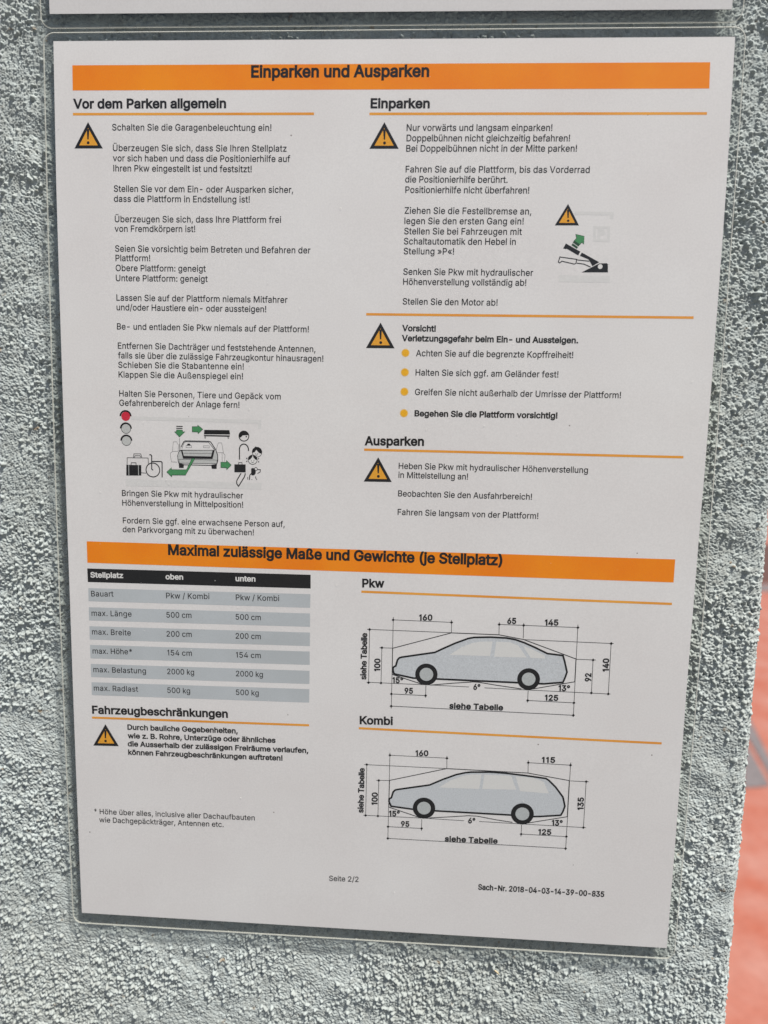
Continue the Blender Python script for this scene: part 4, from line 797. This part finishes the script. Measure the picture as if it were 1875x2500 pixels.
 ['side_window',148,'glassgrey',2,[['p',[(146.19,108.31),(150.61,108.33),(153.59,107.23),(156.47,103.25),(145.67,103.12)]]],None],
 ['side_window',148,'glassgrey',2,[['p',[(155.06,107.28),(158.54,105.99),(162.29,104.2),(162.59,103.19),(157.79,103.2)]]],None],
 ['body_outline',148,'black',3,[['l',0.62,1,[(112.85,95.65),(112.25,95.94),(111.97,97.02),(111.95,97.91),(112.39,98.34),(112.89,98.57),(113.39,100.66),(113.97,101.41),(114.81,101.71),(125.86,103.81),(129.04,105.48),(132.44,107.2),(136.82,109.06),(138.78,109.5),(144.17,109.81),(149.57,109.72),(152.52,109.27),(155.5,108.32),(158.99,106.88),(163.24,104.91),(168.38,104.45),(169.07,102.33),(170.0,98.79),(169.51,96.97),(168.87,95.19),(162.54,94.4),(153.93,94.44),(126.89,94.58),(118.9,94.55)]]],None],
 ['tyre',148,'black',4,[['d',(123.26,96.04),3.768,0.0,0,360]],None],
 ['wheel_hub',148,'hubgrey',5,[['d',(123.26,96.04),2.291,0.0,0,360]],None],
 ['tyre',148,'black',4,[['d',(157.46,95.83),3.774,0.0,0,360]],None],
 ['wheel_hub',148,'hubgrey',5,[['d',(157.46,95.83),2.262,0.0,0,360]],None],
 ['clearance_outline',148,'ink',3,[['l',0.26,0,[(121.96,92.49),(111.7,95.55),(111.65,104.68),(131.19,110.79),(146.98,110.74),(155.21,109.43),(172.71,103.45),(172.76,95.56),(157.97,92.23)]],['l',0.26,0,[(124.96,92.36),(131.92,93.29),(138.85,94.05),(140.84,94.04),(146.82,93.25),(155.25,92.32)]]],None],
 ['dimension_lines',148,'ink',2,[['l',0.17,0,[(111.62,114.53),(131.12,114.4)]],['l',0.17,0,[(111.65,115.5),(111.67,83.47)]],['l',0.17,0,[(131.09,115.21),(131.19,110.79)]],['l',0.17,0,[(103.77,110.91),(103.76,92.34)]],['l',0.17,0,[(102.92,110.93),(131.19,110.84)]],['l',0.17,0,[(103.11,92.41),(125.96,92.35),(137.73,92.24)]],['l',0.17,0,[(142.9,92.15),(184.72,91.8)]],['l',0.17,0,[(108.04,104.74),(108.0,92.36)]],['l',0.17,0,[(107.24,104.71),(111.54,104.73)]],['l',0.17,0,[(172.7,115.17),(172.95,83.22)]],['l',0.17,0,[(146.93,114.29),(154.98,114.29),(172.75,114.21)]],['l',0.17,0,[(146.89,115.1),(146.98,110.74)]],['l',0.17,0,[(154.95,115.1),(155.04,109.83)]],['l',0.17,0,[(155.06,109.42),(184.71,109.22)]],['l',0.17,0,[(183.87,109.54),(184.01,91.41)]],['l',0.17,0,[(172.82,103.36),(179.21,103.36)]],['l',0.17,0,[(178.32,103.74),(178.45,91.53)]],['l',0.17,0,[(111.61,88.64),(123.22,88.57)]],['l',0.17,0,[(123.22,92.13),(123.24,87.84)]],['l',0.17,0,[(157.51,88.37),(172.87,88.22)]],['l',0.17,0,[(157.5,91.8),(157.5,87.64)]],['l',0.17,0,[(111.65,84.32),(172.92,83.85)]],['p',[[111.1,114.53],[111.62,114.01],[112.14,114.53],[111.62,115.05]]],['p',[[130.6,114.4],[131.12,113.88],[131.64,114.4],[131.12,114.92]]],['p',[[103.25,110.91],[103.77,110.39],[104.29,110.91],[103.77,111.43]]],['p',[[103.24,92.34],[103.76,91.82],[104.28,92.34],[103.76,92.86]]],['p',[[107.52,104.74],[108.04,104.22],[108.56,104.74],[108.04,105.26]]],['p',[[107.48,92.36],[108.0,91.84],[108.52,92.36],[108.0,92.88]]],['p',[[146.41,114.29],[146.93,113.77],[147.45,114.29],[146.93,114.81]]],['p',[[154.46,114.29],[154.98,113.77],[155.5,114.29],[154.98,114.81]]],['p',[[172.23,114.21],[172.75,113.69],[173.27,114.21],[172.75,114.73]]],['p',[[183.37,109.19],[183.89,108.67],[184.41,109.19],[183.89,109.71]]],['p',[[183.47,91.82],[183.99,91.3],[184.51,91.82],[183.99,92.34]]],['p',[[177.82,103.33],[178.34,102.81],[178.86,103.33],[178.34,103.85]]],['p',[[177.9,91.94],[178.42,91.42],[178.94,91.94],[178.42,92.46]]],['p',[[111.09,88.64],[111.61,88.12],[112.13,88.64],[111.61,89.16]]],['p',[[122.7,88.57],[123.22,88.05],[123.74,88.57],[123.22,89.09]]],['p',[[156.99,88.37],[157.51,87.85],[158.03,88.37],[157.51,88.89]]],['p',[[172.35,88.22],[172.87,87.7],[173.39,88.22],[172.87,88.74]]],['p',[[111.13,84.32],[111.65,83.8],[112.17,84.32],[111.65,84.84]]],['p',[[172.4,83.85],[172.92,83.33],[173.44,83.85],[172.92,84.37]]]],None],
 ['dimension_text',148,'ink',6,[['t','160',2.1,28,(120.35,114.66),(124.74,114.77)]],None],
 ['dimension_text',148,'ink',6,[['t','65',2.1,28,(149.55,114.59),(152.48,114.65)]],None],
 ['dimension_text',148,'ink',6,[['t','145',2.1,28,(161.93,114.5),(166.34,114.62)]],None],
 ['dimension_text',148,'ink',6,[['t','siehe Tabelle',2.1,28,(102.99,93.3),(103.04,109.65)]],None],
 ['dimension_text',148,'ink',6,[['t','100',2.1,28,(107.66,96.48),(107.67,100.9)]],None],
 ['dimension_text',148,'ink',6,[['t','15°',2.1,28,(111.92,92.53),(115.54,92.58)]],None],
 ['dimension_text',148,'ink',6,[['t','95',2.1,28,(116.08,88.94),(118.94,89.01)]],None],
 ['dimension_text',148,'ink',6,[['t','6°',2.1,28,(139.21,91.31),(141.54,91.36)]],None],
 ['dimension_text',148,'ink',6,[['t','13°',2.1,28,(167.56,92.13),(171.33,92.2)]],None],
 ['dimension_text',148,'ink',6,[['t','125',2.1,28,(163.22,88.57),(167.64,88.66)]],None],
 ['dimension_text',148,'ink',6,[['t','siehe Tabelle',2.1,28,(131.32,84.36),(149.47,84.45)]],None],
 ['dimension_text',148,'ink',6,[['t','92',2.1,28,(178.14,95.9),(178.07,98.77)]],None],
 ['dimension_text',148,'ink',6,[['t','140',2.1,28,(183.75,99.62),(183.57,104.1)]],None],
 ['car_diagram',None,'bodygrey',1,[['p',[(112.41,47.87),(111.65,49.54),(111.68,50.53),(112.44,51.07),(113.01,53.18),(113.71,53.93),(114.58,54.2),(125.52,56.41),(130.03,58.71),(134.53,60.68),(137.54,61.53),(139.55,61.85),(146.1,62.19),(151.13,62.07),(158.19,61.52),(164.98,60.84),(166.01,60.2),(168.38,57.9),(171.07,54.37),(171.9,51.1),(171.36,49.11),(170.68,47.71),(163.93,46.9),(161.42,46.71),(154.08,46.85),(127.59,46.99),(120.15,47.13)]]],'side view of an estate car with clearance dimensions'],
 ['side_window',172,'glassgrey',2,[['p',[(128.7,55.65),(132.58,58.46),(137.07,60.43),(139.58,60.99),(143.11,61.17),(142.56,55.84)]]],None],
 ['side_window',172,'glassgrey',2,[['p',[(144.12,61.12),(153.18,61.26),(155.17,56.23),(143.57,55.89)]]],None],
 ['side_window',172,'glassgrey',2,[['p',[(154.69,61.12),(160.73,60.79),(164.29,59.57),(166.25,55.46),(156.45,55.76)]]],None],
 ['body_outline',172,'black',3,[['l',0.62,1,[(112.41,47.87),(111.65,49.54),(111.68,50.53),(112.44,51.07),(113.01,53.18),(113.71,53.93),(114.58,54.2),(125.52,56.41),(130.03,58.71),(134.53,60.68),(137.54,61.53),(139.55,61.85),(146.1,62.19),(151.13,62.07),(158.19,61.52),(164.98,60.84),(166.01,60.2),(168.38,57.9),(171.07,54.37),(171.9,51.1),(171.36,49.11),(170.68,47.71),(163.93,46.9),(161.42,46.71),(154.08,46.85),(127.59,46.99),(120.15,47.13)]]],None],
 ['tyre',172,'black',4,[['d',(123.83,47.78),3.883,0.0,0,360]],None],
 ['wheel_hub',172,'hubgrey',5,[['d',(123.83,47.78),2.342,0.0,0,360]],None],
 ['tyre',172,'black',4,[['d',(157.64,47.49),3.895,0.0,0,360]],None],
 ['wheel_hub',172,'hubgrey',5,[['d',(157.64,47.49),2.368,0.0,0,360]],None],
 ['clearance_outline',172,'ink',3,[['l',0.26,0,[(122.8,44.08),(111.59,47.5),(111.64,57.38),(131.22,62.72),(158.74,62.51),(172.88,60.5),(172.91,47.29),(158.52,43.97)]],['l',0.26,0,[(125.88,44.25),(133.54,45.11),(139.13,45.81),(142.19,45.81),(148.84,44.81),(154.45,44.18)]]],None],
 ['dimension_lines',172,'ink',2,[['l',0.17,0,[(111.59,66.6),(131.15,66.49)]],['l',0.17,0,[(111.57,67.51),(111.54,35.25)]],['l',0.17,0,[(131.12,67.35),(131.22,62.72)]],['l',0.17,0,[(103.68,63.06),(103.6,43.57)]],['l',0.17,0,[(102.76,62.75),(131.22,62.72)]],['l',0.17,0,[(107.94,57.57),(107.9,43.64)]],['l',0.17,0,[(107.07,57.19),(111.64,57.32)]],['l',0.17,0,[(102.81,43.97),(122.8,44.02),(137.82,43.86)]],['l',0.17,0,[(142.98,43.87),(179.45,43.61)]],['l',0.17,0,[(158.76,66.26),(172.97,66.07)]],['l',0.17,0,[(158.72,67.12),(158.84,62.52)]],['l',0.17,0,[(172.97,66.98),(173.05,34.92)]],['l',0.17,0,[(173.23,60.41),(179.4,60.41)]],['l',0.17,0,[(178.53,60.85),(178.62,43.18)]],['l',0.17,0,[(111.54,40.17),(123.22,40.16)]],['l',0.17,0,[(123.17,43.54),(123.19,39.27)]],['l',0.17,0,[(157.59,40.01),(173.02,39.95)]],['l',0.17,0,[(157.58,43.42),(157.58,39.12)]],['l',0.17,0,[(111.53,35.76),(173.02,35.53)]],['p',[[111.07,66.6],[111.59,66.08],[112.11,66.6],[111.59,67.12]]],['p',[[130.63,66.49],[131.15,65.97],[131.67,66.49],[131.15,67.01]]],['p',[[103.16,62.79],[103.68,62.27],[104.2,62.79],[103.68,63.31]]],['p',[[103.07,43.96],[103.59,43.44],[104.11,43.96],[103.59,44.48]]],['p',[[107.42,57.18],[107.94,56.66],[108.46,57.18],[107.94,57.7]]],['p',[[107.37,43.97],[107.89,43.45],[108.41,43.97],[107.89,44.49]]],['p',[[158.24,66.26],[158.76,65.74],[159.28,66.26],[158.76,66.78]]],['p',[[172.45,66.07],[172.97,65.55],[173.49,66.07],[172.97,66.59]]],['p',[[178.04,60.42],[178.56,59.9],[179.08,60.42],[178.56,60.94]]],['p',[[178.08,43.62],[178.6,43.1],[179.12,43.62],[178.6,44.14]]],['p',[[111.02,40.17],[111.54,39.65],[112.06,40.17],[111.54,40.69]]],['p',[[122.7,40.16],[123.22,39.64],[123.74,40.16],[123.22,40.68]]],['p',[[157.07,40.01],[157.59,39.49],[158.11,40.01],[157.59,40.53]]],['p',[[172.5,39.95],[173.02,39.43],[173.54,39.95],[173.02,40.47]]],['p',[[111.01,35.76],[111.53,35.24],[112.05,35.76],[111.53,36.28]]],['p',[[172.5,35.53],[173.02,35.01],[173.54,35.53],[173.02,36.05]]]],None],
 ['dimension_text',172,'ink',6,[['t','160',2.1,28,(120.44,66.77),(124.8,66.93)]],None],
 ['dimension_text',172,'ink',6,[['t','115',2.1,28,(163.34,66.49),(167.77,66.61)]],None],
 ['dimension_text',172,'ink',6,[['t','siehe Tabelle',2.1,28,(102.85,44.86),(102.99,61.45)]],None],
 ['dimension_text',172,'ink',6,[['t','100',2.1,28,(107.66,48.06),(107.72,52.68)]],None],
 ['dimension_text',172,'ink',6,[['t','15°',2.1,28,(111.82,44.13),(115.53,44.23)]],None],
 ['dimension_text',172,'ink',6,[['t','95',2.1,28,(116.04,40.48),(118.93,40.53)]],None],
 ['dimension_text',172,'ink',6,[['t','6°',2.1,28,(139.23,43.0),(141.68,43.03)]],None],
 ['dimension_text',172,'ink',6,[['t','13°',2.1,28,(167.87,43.78),(171.54,43.88)]],None],
 ['dimension_text',172,'ink',6,[['t','125',2.1,28,(163.46,40.18),(167.86,40.26)]],None],
 ['dimension_text',172,'ink',6,[['t','siehe Tabelle',2.1,28,(131.38,35.78),(149.68,35.95)]],None],
 ['dimension_text',172,'ink',6,[['t','135',2.1,28,(178.27,50.09),(178.15,54.64)]],None],
]

load_glyphs(GLYPH_DATA)
built = []
for name, par, mat, layer, prims, label in PRINT:
    V, F = [], []
    lay(prims, 0.008 + 0.008 * layer, V, F)
    o = link(name, V, F, M[mat], built[par] if par is not None else notice)
    face_out(o.data)
    if label: o['label'] = label
    built.append(o)

# ------------------------------------------------------------------ dust and lint lying on the film
rnd = random.Random(5)
V, F = [], []
for _ in range(260):
    x, y = rnd.uniform(-2, 211), 297 * rnd.random() ** 0.7
    if 0 <= x <= 210:
        r = rnd.uniform(0.03, 0.09); lg = r * rnd.choice((1, 1.3, 1.8, 3.5)); an = rnd.uniform(0, math.pi)
        base = len(V)
        for k in range(7):
            q = 2 * math.pi * k / 7; jr = rnd.uniform(0.7, 1.2)
            u, v = lg * jr * math.cos(q), r * jr * math.sin(q)
            V.append(flat(x + u * math.cos(an) - v * math.sin(an), y + u * math.sin(an) + v * math.cos(an), 0.235))
        V.append(flat(x, y, 0.235 + r * 0.8))
        for k in range(7): F.append((base + k, base + (k + 1) % 7, base + 7))
dust = link('dust_specks', V, F, plain('pale_dust', (0.78, 0.77, 0.74), 0.9, 900, 0.1), notice)
face_out(dust.data); dust['kind'] = 'stuff'

# ------------------------------------------------------------------ a scrap of straw caught on the plaster
def straw(cx, cz, depth):
    V, F = [], []
    for k in range(6):
        t = k / 5; x = cx + 1.9 * t - 0.95 + 0.25 * math.sin(3 * t); z = cz - 1.9 * t + 0.95
        r = 0.26 * (0.35 + math.sin(math.pi * min(1, t * 0.9 + 0.08)))
        for a in range(6):
            an = math.radians(60 * a)
            V.append(((x + r * 0.7 * math.cos(an)) / 1000, -(depth + r * math.sin(an)) / 1000, (z + r * 0.7 * math.cos(an)) / 1000))
    for k in range(5):
        for a in range(6):
            b = (a + 1) % 6
            F.append((k * 6 + a, k * 6 + b, k * 6 + 6 + b, k * 6 + 6 + a))
    F += [tuple(range(5, -1, -1)), tuple(range(30, 36))]
    o = link('straw_scrap', V, F, plain('dry_straw', (0.48, 0.40, 0.26), 0.6, 900, 0.2), None, (0, 0, ZB), True)
    bm = bmesh.new(); bm.from_mesh(o.data); bmesh.ops.recalc_face_normals(bm, faces=bm.faces); bm.to_mesh(o.data); bm.free()
    return tag(o, 'tiny pale yellow straw scrap caught on the plaster below the lower sheet', 'straw')
sx0, sz0 = (151.72, -15.82)
straw(sx0, sz0, WALL_Z + float(sample(np.array([[sx0]]), np.array([[sz0]]))[0, 0]) + 0.35)
